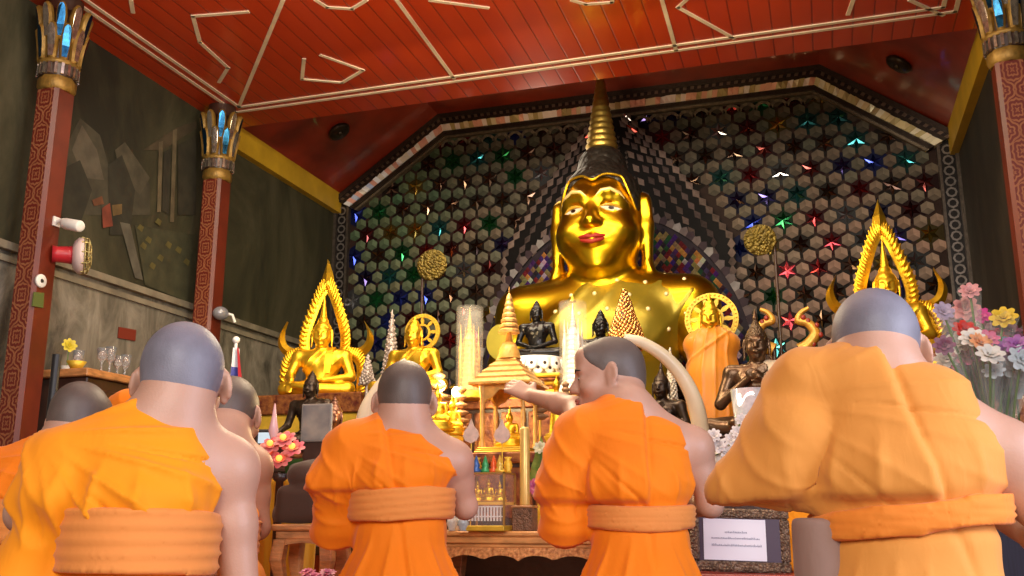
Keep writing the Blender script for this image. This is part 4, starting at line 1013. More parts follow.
ped('stepped red and gold plinth under the gold Buddha at the right',P6,TZ4,.9,.6)

# ---- gold image with round solid halo
P=at(413,394,6.3)-Vector((0,0,.05))
B2=buddha('buddha_statue','gold Buddha with a round gold halo above the head of the kneeling monk',P,.58,dict(m=GOLD_B,h=.009,fh=.05,fr=.02,pose='lap',lift=.08))
halo_wheel(B2,(-.05,-.11,.80),.215,GOLDP,8)
pedestal('pinkish carved plinth under the gold Buddha with round halo',P.x,P.y,TZ3-.02,P.z+.045,.46,.40,mat('pink_gilt_plinth',(.55,.30,.18),.4,.3,vary=.5,vscale=20,bump=.3),GOLDP)

# ---- black image on white lotus
P=at(537,359,5.6)
B3=buddha('buddha_statue','glossy black Buddha seated on a white lotus base between two clear cylinders',P,.355,dict(m=BLACKST,h=.0085,pose='lap',fh=.06,fr=.03))
t=thing('lotus_pedestal','white lotus petal base with dark dots under the black Buddha','pedestal',(P.x,P.y,P.z-.105))
b=MB(); b.lathe([(0,0),(.13,0),(.145,.03),(.15,.07),(.165,.098),(.16,.103),(0,.103)],n=32); b.build('base',WHITE,t)
for row,(rr,zz,nn) in enumerate(((.155,.035,15),(.168,.06,15))):
    for k in range(nn):
        a=2*PI*(k+.5*row)/nn; f=MB(); f.M=Matrix.Rotation(a,4,'Z')@Matrix.Translation((rr,0,zz))@Matrix.Rotation(-.25,4,'Y')
        f.mi=0; f.ball((0,0,0),(.010,.033,.04),10,6); f.mi=1; f.ball((.009,0,-.004),(.004,.010,.011),8,5); f.build('petal',[WHITE,DARKBR],t)
pedestal('gold plinth carrying the white lotus base',P.x,P.y,TZ2,P.z-.107,.36,.34,GOLDP,RG)
P=at(602,384,5.75)
dup(B3,P,PI,'second black Buddha, showing only its dark shoulder beside the gold bead tree',.46)
pedestal('red plinth behind the gold bead tree',P.x,P.y,TZ2,P.z-.002,.42,.28,RG,GOLDP)

# ---- image wrapped in an orange robe with wheel halo
P=at(715,422,5.55); P.z=1.205
def cloaked(label,P,s):
    root=thing('buddha_statue',label,'statue',P,PI,s); hc=np.array((0,.02,1.14))
    S=SDF((-.3,-.25,-.0),(.3,.25,1.30),.009); S.cone((0,0,.05),(0,0,.8),.15,.13,.05); S.cone((.17,0,.90),(-.17,0,.90),.06,.06,.05); S.cone((0,0,.9),(0,0,1.04),.06,.055,.04)
    S.frame(None,hc,1.0); bhead(S); S.frame(); S.build('body',[GOLD_B],root)
    bhair('hair',root,GOLD_B,hc,1.0,h=.008); finial(root,GOLD_B,hc,1.0,.08,.02)
    T=SDF((-.45,-.32,0),(.45,.34,1.06),.010)
    T.cone((0,.02,.0),(0,.0,.55),.30,.24,.1,sq=(1,1.25,1)); T.cone((0,0,.55),(0,0,.86),.24,.20,.1,sq=(1,1.3,1)); T.cone((.17,0,.88),(-.17,0,.88),.090,.090,.10); T.cone((0,0,.9),(0,.0,.985),.10,.075,.05)
    T.plane((0,0,-1),(0,0,.004),.005)
    def d_(V,N):
        x,y,z=V.T; a=np.arctan2(x,y)
        return .012*(1-np.abs(np.sin(a*5+2.5*z+1.2*wob(V,6,2))))**2+.012*np.exp(-((x*.8+z-.86-.05*wob(V,5,4))/.02)**2)*(y>0)+.004*wob(V,14,5)
    T.build('robe',[mat('orange_satin_robe',(.80,.27,.01),.42,0,vary=.2,vscale=6,sheen=.2)],root,d_)
    return root,hc
B4,hc4=cloaked('gold faced Buddha wrapped in an orange robe with a wheel-shaped halo',P,.60)
halo_wheel(B4,(0,-.14,1.155),.262,GOLDP,10)
pedestal('red and gold banded plinth under the orange robed Buddha',P.x,P.y,1.0,P.z-.002,.40,.34,REDLAC,GOLDP)

# ---- bronze image with crossed hands
P=at(762,437,4.7)
BRH=voro_bump(mat('bronze_hair',(.12,.075,.04),.4,.7),60,.6,.01)
CREAMC=cloth('cream_sash_cloth',(.72,.60,.42),(.62,.5,.34))
B5=buddha('buddha_statue','brown bronze Buddha with hands crossed on its chest and a cream shoulder cloth',P,.60,dict(m=BRONZE,hair=BRH,sw=.215,pose='chest',style='bud',fh=.10,fr=.018,fz=.20,h=.008,robe=False,shawl=False))
f=SDF((-.36,-.18,.36),(.05,.22,.66),.009); f.ell((0,.0,.45),(.215,.135,.155),.07); f.cone((-.22,0,.525),(-.02,0,.55),.082,.075,.05); f.plane((.75,0,.4),(-.03,0,.56),.006); f.plane((0,0,-1),(0,0,.40),.006)
f.build('shoulder_cloth',[CREAMC],B5,lambda V,N:.006*(1-np.abs(np.sin((V[:,0]+.6*V[:,2])*60+wob(V,8,2))))**2)
pedestal('dark plinth under the bronze Buddha with crossed hands',P.x,P.y,TZ1,P.z-.002,.52,.34,WOOD_D,RG)

# ---- small dark images
P=at(664,453,4.86); B7=dup(B5,P,PI-.2,'small dark bronze Buddha with pointed hair seen under the elephant tusk',.44)
for o in kids(B7):
    if o.name.startswith('shoulder_cloth'): bpy.data.objects.remove(o)
    elif o.name.startswith(('body','hair','flame')): o.data=o.data.copy(); o.data.materials[0]=DARKBR
pedestal('dark plinth under the dark bronze Buddha below the tusk',P.x,P.y,TZ1,P.z-.002,.36,.16,WOOD_D,RG)
B10=buddha('buddha_statue','dark bronze Buddha sitting in front of the gold Buddha in the flame arch at left',at(309,446,5.6),.45,dict(m=DARKBR,h=.010,fh=.05,fr=.025,shawl=False))
pedestal('dark plinth under the small dark bronze Buddha at left',*at(309,440,5.6).xy,1.0,at(309,440,5.6).z-.002,.4,.26,WOOD_D,RG)
P=at(331,490,4.75)
B8=buddha('buddha_statue','dark brown Buddha with a yellow shoulder cloth beside the picture frame',P,.47,dict(m=mat('red_brown_bronze',(.13,.05,.03),.3,.5,vary=.3,vscale=12),h=.010,fh=.05,fr=.025,shawlm=cloth('yellow_cloth',(.75,.42,.03),(.6,.3,.02)),robem=cloth('yellow_cloth_b',(.75,.42,.03),(.6,.3,.02))))
pedestal('dark plinth under the brown Buddha with yellow cloth',P.x,P.y,0,P.z-.002,.46,.30,WOOD_D,RG)
# ------------------------------------------------------------------ carved front table
P=at(512,540,3.95); TY=P.y; TT=.70
t=thing('carved_table','carved teak altar table with a scalloped gilt apron between the two standing monks','table',(P.x+.02,TY+.20,0)); t['label']='carved teak altar table with a scalloped gilt apron behind the two middle monks'
b=MB(); b.box((-.46,-.20,TT-.022),(.46,.22,TT),.006); b.box((-.445,-.19,TT-.05),(.445,.21,TT-.022),.004); b.box((-.43,-.178,TT-.066),(.43,.20,TT-.05),.003); b.build('tabletop',mat('orange_teak',(.85,.40,.12),.4,0,vary=.35,vscale=14,bump=.2,bscale=70,stretch=(1,1,4)),t)
APR=mat('gilded_apron',(.95,.48,.16),.45,.0,vary=.55,vscale=70,bump=.6,bscale=55,col2=(.45,.15,.04))
ap=[(-.43,TT-.066),(.43,TT-.066)]
for k in range(49):
    u=.43-.86*k/48; z=TT-.118+.022*abs(math.sin(u*PI*2/.30))**.6*(1 if abs(u)<.36 else .2)-.02*(abs(u)>.36); ap.append((u,z))
b=MB(); b.prism(ap,-.185,-.165); b.build('apron',APR,t)
for x in (-1,1):
    for y in (-.16,.18):
        l=MB(); l.loft([ring_rect(x*.40-w,y-w,x*.40+w,y+w,z,.004) for z,w in ((0,.035),(.05,.03),(.30,.022),(.50,.03),(TT-.066,.042))],False); l.build('leg',WOOD,t)

# ---- glass case with shelves and little gilt offerings
P=at(490,531,4.02); gx,gy,gz=P.x,P.y,TT
t=thing('glass_case','small glass display case of gilt offerings standing on the carved table','display case',(gx,gy,gz))
w,d,h=.085,.075,.235
b=MB(); b.box((-w,-d,0),(w,d,.022),.003); b.build('base',GOLDP,t)
b=MB()
for x in (-1,1):
    for y in (-1,1): b.box((x*w-.004,y*d-.004,.022),(x*w+.004,y*d+.004,h))
for z in (h,):
    b.box((-w-.004,-d-.004,z-.006),(w+.004,d+.004,z))
b.build('frame',mat('brass_frame',(.45,.26,.07),.4,.6),t)
b=MB(); b.box((-w+.004,-d-.001,.022),(w-.004,-d+.001,h-.006)); b.build('front_pane',GLASS,t)
b=MB(); b.box((w-.001,-d+.004,.022),(w+.001,d-.004,h-.006)); b.build('side_pane',GLASS,t)
b=MB(); b.box((-w+.004,-d+.004,.105),(w-.004,d-.004,.117)); b.build('shelf',mat('yellow_shelf',(.85,.50,.06),.4,.2),t)
b=MB()
for k in range(12): b.box((-w+.012+k*.0135,-d+.012,.04),(-w+.019+k*.0135,-d+.018,.10))
b.box((-w+.008,-d+.011,.055),(w-.008,-d+.019,.06)); b.box((-w+.008,-d+.011,.094),(w-.008,-d+.019,.10)); b.build('white_fence',WHITE,t)
def figurine(label,P,s,m,group=None,cat='figurine'):
    t=thing('figurine',label,cat,P,PI,s,group)
    b=MB(); b.lathe([(0,0),(.42,0),(.45,.08),(.36,.14),(.40,.2),(.34,.24),(0,.24)],n=14); b.build('base',m,t)
    S=SDF((-.5,-.3,.18),(.5,.4,1.25),.022); S.cone((-.3,.1,.28),(.3,.1,.28),.085,.085,.05); S.ell((0,0,.5),(.15,.11,.2),.06); S.cone((.18,0,.62),(-.18,0,.62),.07,.07,.06); S.cone((0,0,.62),(0,0,.75),.06,.06,.04); S.ell((0,.01,.83),(.105,.11,.125),.02); S.cone((0,0,.92),(0,0,1.16),.06,.012,.03)
    for x in (-1,1): S.cone((x*.2,0,.6),(x*.25,.03,.4),.055,.045,.04); S.cone((x*.25,.03,.4),(x*.05,.16,.34),.045,.03,.03)
    S.build('body',[m],t); return t
F0=figurine('tiny gilt seated figurine at the left on the shelf of the glass case',(gx-.048,gy-.02,gz+.118),.075,GOLD_B,'gilt figurines in the glass case')
dup(F0,(gx,gy-.02,gz+.118),PI,'tiny gilt seated figurine in the middle of the glass case shelf',.085)
dup(F0,(gx+.048,gy-.02,gz+.118),PI,'tiny gilt seated figurine at the right on the shelf of the glass case',.075)
def turned(name,label,cat,P,prof,m,n=18,group=None,scale=1.0):
    b=MB(); b.lathe(prof,n=n); o=b.build(name,m); o.location=P; o.scale=(scale,)*3; return tag(o,label,cat,group)
# things standing on top of the case
OFF=[((-.055,-.02),(.03,.10,.32),'blue'),((-.022,.0),(.04,.30,.10),'green'),((.012,.01),(.75,.12,.03),'red'),((.045,-.01),(.62,.40,.06),'yellow')]
for (x,y),c,n in OFF:
    turned('offering_cone','small %s cone-shaped offering on top of the glass case'%n,'offering',(gx+x,gy+y,gz+h),[(0,0),(.018,0),(.020,.012),(.012,.022),(.016,.03),(.009,.05),(.004,.066),(0,.075)],mat(n+'_glaze',c,.3,.2))
for x,y,n in ((-.07,.03,'left'),(.068,.03,'right')):
    turned('brass_vase','little brass vase at the %s back corner on the glass case'%n,'vase',(gx+x,gy+y,gz+h),[(0,0),(.016,0),(.012,.01),(.020,.03),(.016,.045),(.010,.055),(.016,.066),(0,.064)],GOLDP)
# bodhi-leaf fans on stems
LEAFM=mat('pale_pink_leaf_fan',(.80,.58,.48),.35,.25,vary=.25,vscale=40)
for px,py,dd,zb,n in ((471,453,4.12,None,'left'),(502,453,4.06,None,'right')):
    q=at(px,py,dd); t=thing('leaf_fan','pale pink bodhi-leaf fan on a thin stem, %s one above the glass case'%n,'ornament',(q.x,q.y,gz+h if n=='right' else TT)); z0=t.location.z
    zc=at(px,433,dd).z-z0
    poly=[(0,.062),(.012,.030),(.030,.010),(.036,-.010),(.026,-.030),(0,-.042),(-.026,-.030),(-.036,-.010),(-.030,.010),(-.012,.030)]
    b=MB(); b.prism([(a,c+zc) for a,c in poly],-.004,.004); b.build('leaf',LEAFM,t)
    b=MB(); b.tube([(0,.002,0),(0,.002,zc-.03)],.003,6); b.lathe([(0,0),(.014,0),(.012,.008),(.004,.012),(0,.012)],n=10); b.build('stem',GOLDP,t)
# tall candle on a woven box
P=at(525,531,4.0)
t=thing('woven_box','small woven brown box carrying the tall candle on the carved table','box',(P.x,P.y,TT))
WV=voro_bump(mat('woven_cane',(.30,.15,.08),.6,0,vary=.5,vscale=60),160,.9,.01)
b=MB(); b.box((-.043,-.043,0),(.043,.043,.092),.004); b.build('body',WV,t); b=MB(); b.box((-.046,-.046,.092),(.046,.046,.102),.003); b.build('rim',WOOD,t)
zt=at(525,425,4.0).z
t=thing('candle','tall pale gold candle standing on the woven box','candle',(P.x,P.y+.0,TT+.102)); L=zt-TT-.102
b=MB(); b.lathe([(0,0),(.020,0),(.021,L*.02),(.020,L-.01),(.016,L),(0,L-.002)],n=18); b.build('wax',mat('gold_wax',(.85,.56,.16),.3,.3,vary=.2),t)
b=MB(); b.tube([(0,0,L-.002),(.001,0,L+.02)],.002,6); b.build('wick',BLACK,t)
# small vases and cups at the table's left end
CER=mat('pale_blue_ceramic',(.50,.58,.62),.2,0,vary=.35,vscale=50); CERW=mat('white_ceramic',(.75,.72,.68),.2,0,vary=.2,vscale=60)
for px,dd,hh,m,n in ((452,4.05,.085,CERW,'white porcelain cup with a gilt lid at the left end of the carved table'),(463,3.98,.075,CER,'pale blue bud vase at the left end of the carved table'),(459,4.1,.11,CERW,'taller white vase behind the pale blue bud vase')):
    q=at(px,533,dd); turned('bud_vase',n,'vase',(q.x,q.y,TT),[(0,0),(.018,0),(.014,hh*.08),(.024,hh*.35),(.020,hh*.55),(.010,hh*.75),(.016,hh),(.012,hh),(.008,hh*.8),(0,hh*.75)],m)

# ------------------------------------------------------------------ flowers
LEAFG=mat('leaf_green',(.07,.20,.04),.5,0,vary=.4,vscale=20); STEMG=mat('flower_stem',(.12,.22,.06),.5)
FM={}
def fmat(c):
    if c not in FM: FM[c]=mat('petal_'+str(len(FM)),c,.5,0,vary=.25,vscale=40)
    return FM[c]
def bloom(b,c,r,mi=0,nl=3,tilt=None):
    old=b.M; M=Matrix.Translation(c)
    if tilt is not None: M=M@Vector(tilt).normalized().to_track_quat('Z','Y').to_matrix().to_4x4()
    b.M=M if old is None else old@M; b.mi=mi
    for l in range(nl):
        n=8-l*2; rr=r*(1-.27*l); el=.30+.42*l
        for k in range(n):
            a=2*PI*(k+.5*l)/n; u=Vector((math.cos(a)*math.cos(el),math.sin(a)*math.cos(el),math.sin(el))); w=Vector((-math.sin(a),math.cos(a),0)); up=u.cross(w)*-1
            p=[u*rr*.15-w*rr*.08,u*rr*.62-w*rr*.34-up*rr*.05,u*rr-w*rr*.16+up*rr*.05,u*rr*1.04+up*rr*.08,u*rr+w*rr*.16+up*rr*.05,u*rr*.62+w*rr*.34-up*rr*.05,u*rr*.15+w*rr*.08]
            b.add([tuple(q) for q in p]+[tuple(u*rr*.6+up*-rr*.10)],[(0,1,7),(1,2,7),(2,3,7),(3,4,7),(4,5,7),(5,6,7),(6,0,7)],True)
    b.M=old
def leafy(b,base,tip,w,mi):
    a=Vector(base);c=Vector(tip); d=c-a; s_=d.cross(Vector((0,.3,1))).normalized()*w; m=a.lerp(c,.45)+Vector((0,0,d.length*.12)); b.mi=mi
    b.add([tuple(a),tuple(m-s_),tuple(c),tuple(m+s_),tuple(m+Vector((0,0,-.006)))],[(0,1,4),(1,2,4),(2,3,4),(3,0,4)],True)
# leafy altar posy right of the candle
P=at(543,531,4.12)
t=thing('flower_vase','vase of green leaves with a pink bloom right of the tall candle','flower vase',(P.x,P.y,TT))
b=MB(); b.lathe([(0,0),(.03,0),(.035,.03),(.028,.09),(.018,.12),(.026,.145),(.02,.145),(0,.12)],n=16); b.build('vase',GOLDP,t)
b=MB()
for px,py in ((536,452),(545,446),(552,470),(532,466),(548,490),(538,480),(556,455),(541,436),(530,478)):
    q=at(px,py,4.1)-Vector((P.x,P.y,TT)); leafy(b,(q.x*.5,q.y*.5,.12+.3*(q.z-.12)),q,.03,0)
b.build('leaves',mat('pale_leaf',(.30,.40,.10),.45,0,vary=.5,vscale=30,col2=(.08,.22,.04)),t)
for px,py,c,r in ((534,487,(.55,.10,.22),.035),(548,466,(.72,.66,.35),.03),(540,448,(.75,.72,.45),.028)):
    b=MB(); q=at(px,py,4.07)-Vector((P.x,P.y,TT)); bloom(b,tuple(q),r,0,3,(.1,-1,.3)); b.mi=1; b.tube([(0,0,.12),tuple(q)],.003,5); b.build('bloom',[fmat(c),STEMG],t)
q=at(566,556,3.9); 

# ------------------------------------------------------------------ gilded shrine canopy with spire and umbrella
P=at(509,482,4.62); SX,SY=P.x,P.y
t=thing('shrine','gilded teak shrine with pointed arches, tiered roof and umbrella spire','shrine',(SX,SY,TZ1)); SZ=TZ1
def zof(py,dd=4.62): return at(509,py,dd).z-SZ
zc0,zc1=zof(448),zof(384); ztop=zof(352); wS=.118
b=MB()
for k,(f,a,c) in enumerate(((1.12,0,.25),(.98,.25,.42),(1.06,.42,.62),(.94,.62,.80),(1.02,.80,1.0))): b.box((-wS*f,-wS*f,zc0*a),(wS*f,wS*f,zc0*c),.004)
b.build('stepped_base',GOLDP,t)
for x in (-1,1):
    for y in (-1,1):
        l=MB(); l.lathe([(.016,zc0),(.016,zc0+.02),(.011,zc0+.03),(.011,zc1-.05),(.016,zc1-.03),(.016,zc1)],(x*wS*.86,y*wS*.86,0),12); l.build('post',WOOD_L,t)
def arch_panel(ang):
    w=wS*.86; zt=zc1; zb=zc1-.105; pts=[(-w,zb),(-w,zt),(w,zt),(w,zb)]
    for k in range(1,12):
        u=w-2*w*k/12*1.0; f=1-abs(u)/w; pts.append((u*.93,zb+.075*f**.75+.01*math.sin(f*PI*2)))
    b=MB(); b.M=Matrix.Rotation(ang,4,'Z')@Matrix.Translation((0,-wS*.86,0)); 
    # upper strip plus cusped underside as a fan of quads
    top=[(-w+2*w*k/16,zt) for k in range(17)]; low=[]
    for k in range(17):
        u=-w+2*w*k/16; f=1-abs(u)/w; low.append((u,zb+.080*min(1,f*1.05)**.7+.006*math.sin(f*PI*3)))
    V=[(x,-.006,z) for x,z in top]+[(x,-.006,z) for x,z in low]+[(x,.006,z) for x,z in top]+[(x,.006,z) for x,z in low]
    Fc=[(k,17+k,18+k,k+1) for k in range(16)]+[(34+k,35+k,52+k,51+k) for k in range(16)]+[(17+k,51+k,52+k,18+k) for k in range(16)]
    b.add(V,Fc); b.build('arch_panel',WOOD_L,t)
for a in range(4): arch_panel(a*PI/2)
b=MB(); n=5; zr=zc1
for k in range(n):
    f0=1.32-.22*k; f1=f0-.20; hh=(ztop-zc1)/n; zz=zc1+hh*k
    A=[(x*wS*f0,y*wS*f0,zz) for x,y in ((-1,-1),(1,-1),(1,1),(-1,1))]; B=[(x*wS*f0,y*wS*f0,zz+hh*.35) for x,y in ((-1,-1),(1,-1),(1,1),(-1,1))]; C_=[(x*wS*f1,y*wS*f1,zz+hh) for x,y in ((-1,-1),(1,-1),(1,1),(-1,1))]
    b.loft([A,B,C_],False)
b.build('tiered_roof',WOOD_L,t)
b=MB(); z1=zof(322); b.lathe([(wS*.50,ztop-.01),(wS*.42,ztop+.03),(wS*.26,ztop+.07),(wS*.16,z1*.5+ztop*.5),(wS*.08,z1),(.005,z1+.03)],n=14); b.build('spire',WOOD_L,t)
u=MB(); z2=zof(280); z1=zof(324); n=7
for k in range(n):
    f=k/n; zz=z1+(z2-z1)*f*.92; r=.052*(1-.80*f)
    u.lathe([(r*.96,zz-.012),(r,zz-.012),(r,zz),(r*.55,zz+.022),(.004,zz+.028)],n=20,smooth=False)
u.tube([(0,0,z1-.02),(0,0,z2+.02)],[.005,.002],6); u.build('tiered_umbrella',mat('umbrella_gilt',(.85,.45,.12),.4,.4,vary=.4,vscale=60,bump=.3),t)
P9=Vector((SX+.01,SY-.02,SZ+zc0+.002))
B9=figurine('small gold Buddha seated inside the gilded shrine',P9,.17,GOLD_B,cat='statue')

# ------------------------------------------------------------------ clear cylinders with pagodas
def pagoda_case(label,px,d,pyb,pyt,m,wpx,warm):
    Q=at(px,pyb,d); h=at(px,pyt,d).z-Q.z; r=wpx*d/FPX/2
    t=thing('pagoda_case',label,'display case',Q); b=MB(); b.lathe([(0,0),(r*1.12,0),(r*1.12,.02),(r*1.03,.03),(r*1.03,.045),(0,.045)],n=32); b.build('base',GOLDP if warm else WHITE,t)
    b=MB(); b.lathe([(r,.045),(r,h-.012),(r*.97,h-.003),(0,h),(0,h-.006),(r*.94,h-.012),(r*.955,h-.02),(r*.955,.046)],n=40,cap=False); b.build('cylinder',GLASS,t)
    b=MB(); pr=[(0,.046)]; zz=.05; rr=r*.88
    for k in range(10):
        hh=h*.052; pr+=[(rr,zz),(rr,zz+hh*.45),(rr*.93,zz+hh*.55),(rr*.88,zz+hh)]; zz+=hh; rr*=.955
    pr+=[(rr*.8,zz),(rr*.9,zz+h*.02),(rr*.72,zz+h*.06),(rr*.42,zz+h*.10),(rr*.46,zz+h*.11)]; zz+=h*.11
    for k in range(7): pr+=[(rr*.40*(1-k/8),zz),(rr*.46*(1-k/8),zz+h*.018),(rr*.34*(1-k/8),zz+h*.03)]; zz+=h*.03
    pr+=[(.003,zz+h*.05)]
    b.lathe(pr,n=10,smooth=False); b.build('pagoda',m,t)
    for x in (-1,1):
        for y in (-1,1):
            c=MB(); c.lathe([(0,.05),(r*.16,.05),(r*.16,h*.50),(r*.19,h*.52),(r*.12,h*.58),(r*.06,h*.66),(r*.07,h*.67),(.001,h*.80)],(x*r*.50,y*r*.50,0),8); c.build('corner_spire',m,t)
    return t,Q
PG=mat('pale_gold_pagoda',(.90,.56,.16),.38,.5,vary=.35,vscale=50,bump=.3); PS=mat('silver_white_pagoda',(.85,.80,.70),.35,.35,vary=.3,vscale=50,bump=.3)
t,Q=pagoda_case('clear cylinder holding a gold pagoda, left of the shrine umbrella',469,5.3,400,302,PG,28,True); pedestal('gold plinth under the clear cylinder with the gold pagoda',Q.x,Q.y,TZ2,Q.z-.001,.22,.22,GOLDP,RG)
t,Q=pagoda_case('clear cylinder holding a silver white pagoda, right of the black Buddha',574,5.25,394,297,PS,29,False); pedestal('gold plinth under the clear cylinder with the white pagoda',Q.x,Q.y,TZ2,Q.z-.001,.22,.22,GOLDP,RG)
b=MB(); hT=at(574,297,5.25).z-Q.z; b.lathe([(0,hT),(.02,hT),(.012,hT+.012),(.004,hT+.03),(0,hT+.045)],n=12); b.build('top_knob',GOLDP,t)
# pale green halo disc on a stand
Q=at(500,342,5.72); t=thing('halo_disc','pale yellow-green round disc standing behind the shrine spire','ornament',(Q.x,Q.y,TZ2)); zc=Q.z-TZ2
b=MB(); b.prism([(.082*math.cos(2*PI*k/40),zc+.105*math.sin(2*PI*k/40)) for k in range(40)],-.006,.006); b.build('disc',mat('yellow_green_lacquer',(.50,.42,.05),.3,.35,vary=.2,vscale=8),t)
b=MB(); b.tube([(0,.012,0),(0,.012,zc)],.008,8); b.lathe([(0,0),(.05,0),(.04,.02),(.01,.03),(0,.03)],(0,.012,0),14); b.build('stand',GOLDP,t)
# bead tree, pale spires
def cone_tree(label,px,d,pyb,pyt,wpx,m,n,zbase,br=.011,core=WOOD_D,name='bead_tree'):
    Q=at(px,pyb,d); h=at(px,pyt,d).z-Q.z; R=wpx*d/FPX/2; t=thing(name,label,'ornament',(Q.x,Q.y,zbase)); zo=Q.z-zbase
    b=MB(); b.lathe([(0,zo),(R*.86,zo),(R*.5,zo+h*.5),(.004,zo+h*.96)],n=16); b.tube([(0,0,0),(0,0,zo+.01)],R*.25,10); b.lathe([(0,0),(R*.8,0),(R*.7,.03),(0,.03)],n=16); b.build('core',core,t)
    b=MB(); ga=2.39996
    for k in range(n):
        f=(1-math.sqrt(1-k/n)); a=k*ga; rr=R*(1-f)*(1.0+random.uniform(-.06,.06)); b.ball((rr*math.cos(a),rr*math.sin(a),zo+h*f),br*random.uniform(.8,1.2),6,5)
    b.build('beads',m,t); return t
cone_tree('cone-shaped tree of small gold beads in front of the great Buddha',626,5.4,348,284,40,mat('copper_gold_beads',(.75,.42,.14),.25,.9),330,TZ2)
SILV=mat('pinkish_silver_filigree',(.62,.52,.46),.4,.4,vary=.5,vscale=60)
cone_tree('thin pale filigree spire left of the gold Buddha with round halo',390,6.65,392,302,22,SILV,170,TZ3-.02,.010,SILV,'filigree_spire')
cone_tree('shorter pale filigree bush beside the thin filigree spire',367,6.62,385,352,16,SILV,90,TZ3-.02,.010,SILV,'filigree_spire')
cone_tree('thin white spire rising behind the elephant tusk',672,5.3,400,343,11,mat('ivory_spire',(.75,.68,.55),.4,0,vary=.2),110,TZ2-.36,.007,CREAM,'filigree_spire')
# tusks
IVORY=mat('polished_ivory',(.90,.76,.52),.28,0,vary=.18,vscale=5,coat=.3)
def tusk(label,pts,d,r0,r1,stand):
    L=[at(x,y,d+.0) for x,y in pts]; o=L[-1]; zb=stand
    t=thing('elephant_tusk',label,'tusk',(o.x,o.y,zb)); P_=bez([tuple(p-Vector((o.x,o.y,zb))) for p in L],8); n=len(P_)
    b=MB(); b.tube([tuple(p) for p in P_],[r0+(r1-r0)*(k/(n-1))**.8 for k in range(n)],16); b.build('ivory',IVORY,t)
    zz=P_[-1].z; b=MB(); b.lathe([(0,0),(.10,0),(.10,.03),(.06,.05),(.05,zz*.5),(.065,zz-.02),(r1*1.25,zz+.04),(r1*1.0,zz+.04),(0,zz)],n=20); b.build('stand',WOOD_D,t); return t
tusk('large curved ivory tusk arching over the shoulder of the monk with outstretched arm',[(624,338),(643,343),(666,358),(685,381),(697,410),(703,450)],4.35,.020,.040,TZ1)
tusk('second ivory tusk mostly hidden behind the head of the kneeling monk beside the shrine',[(406,360),(392,372),(377,392),(366,415),(361,455)],4.5,.012,.048,TZ1)
# ceremonial round fans on poles
FAN=voro_bump(mat('gold_fan_filigree',(.22,.15,.022),.5,.5,vary=.6,vscale=30),50,1.0,.02)
for px,py,d,zb,n in ((432,265,7.0,TZ3-.02,'left'),(760,240,6.4,TZ3-.02,'right')):
    Q=at(px,py,d); t=thing('ceremonial_fan','round gold ceremonial fan on a thin dark pole to the %s of the great Buddha'%n,'fan',(Q.x,Q.y,zb)); zc=Q.z-zb; R=16*d/FPX
    b=MB(); b.lathe([(0,-.01),(R*.9,-.012),(R,-.004),(R,.004),(R*.9,.012),(R*.3,.02),(0,.022)],n=40); b.v=[(x,-z,y+zc) for x,y,z in b.v]; b.build('disc',FAN,t)
    b=MB(); b.tube([(R*.85 if n=='right' else -R*.7,.02,0),(R*.85 if n=='right' else -R*.7,.02,zc)],.010,8); b.tube([(R*.85 if n=='right' else -R*.7,.02,zc),(0,.02,zc)],.008,6); b.build('pole',WOOD_D,t)
# gilt naga-shaped flame ornaments
for px,py,d,sg,n in ((774,328,6.2,-1,'left'),(800,328,6.2,1,'right')):
    Q=at(px,py+22,d); t=thing('flame_ornament','red and gold curled flame ornament, the %s one of the pair behind the bronze Buddha'%n,'ornament',(Q.x,Q.y,TZ3-.02)); zo=Q.z-TZ3+.02
    pts=[(0,0,0),(sg*.05,0,.03),(sg*.10,0,.10),(sg*.06,0,.17),(sg*.0,0,.19),(sg*.02,0,.24),(sg*.07,0,.27)]
    P_=[p+Vector((0,0,zo)) for p in bez(pts,6)]; nn=len(P_); b=MB(); b.tube([tuple(p) for p in P_],[.04*(1-.8*k/nn)+.004 for k in range(nn)],8); b.build('gilt_curl',mat('orange_gilt',(.70,.36,.06),.4,.4,vary=.3,vscale=20),t)
    b=MB()
    for k in range(5):
        p=P_[6+5*k]; b.ball((p.x+sg*.035,p.y-.02,p.z),(.016,.010,.018),8,6)
    b.build('red_scales',REDLAC,t); b=MB(); b.tube([(0,.01,0),(0,.01,zo+.02)],.015,8); b.build('post',WOOD_D,t)
# tiered offering trees and small gilt figures by the lamp
TRAY=mat('brown_tiered_tray',(.36,.20,.09),.5,.1,vary=.4,vscale=40)
def tier_tree(label,px,d,pyb,pyt,wpx,zb):
    Q=at(px,pyb,d); h=at(px,pyt,d).z-zb; R=wpx*d/FPX/2; t=thing('offering_tree',label,'offering',(Q.x,Q.y,zb)); b=MB(); b.tube([(0,0,0),(0,0,h)],.006,8); b.build('stem',GOLDP,t)
    n=6; z0=Q.z-zb
    for k in range(n):
        f=k/(n-1); r=R*(1-.45*f); zz=z0+(h-z0)*f*.9; b=MB(); b.lathe([(0,zz),(r*.4,zz),(r,zz+.016),(r*.95,zz+.022),(r*.5,zz+.030),(r*.25,zz+.036),(0,zz+.036)],n=14); b.build('tray',TRAY,t)
tier_tree('tiered brown offering tree between the kneeling monk and the shrine, left one',438,4.85,430,372,26,TZ1)
tier_tree('tiered brown offering tree close to the shrine post, left of the shrine',461,4.75,432,388,20,TZ1)
tier_tree('tiered brown offering tree right of the shrine under the outstretched arm',540,4.85,420,382,18,TZ1)
tier_tree('tiered brown offering tree beside the cheek of the monk with outstretched arm',566,4.85,412,385,14,TZ1)
dup(F0,at(437,432,4.6),PI,'gilt seated figure glowing beside the shoulder of the kneeling monk',.20,'gilt figures on the altar')
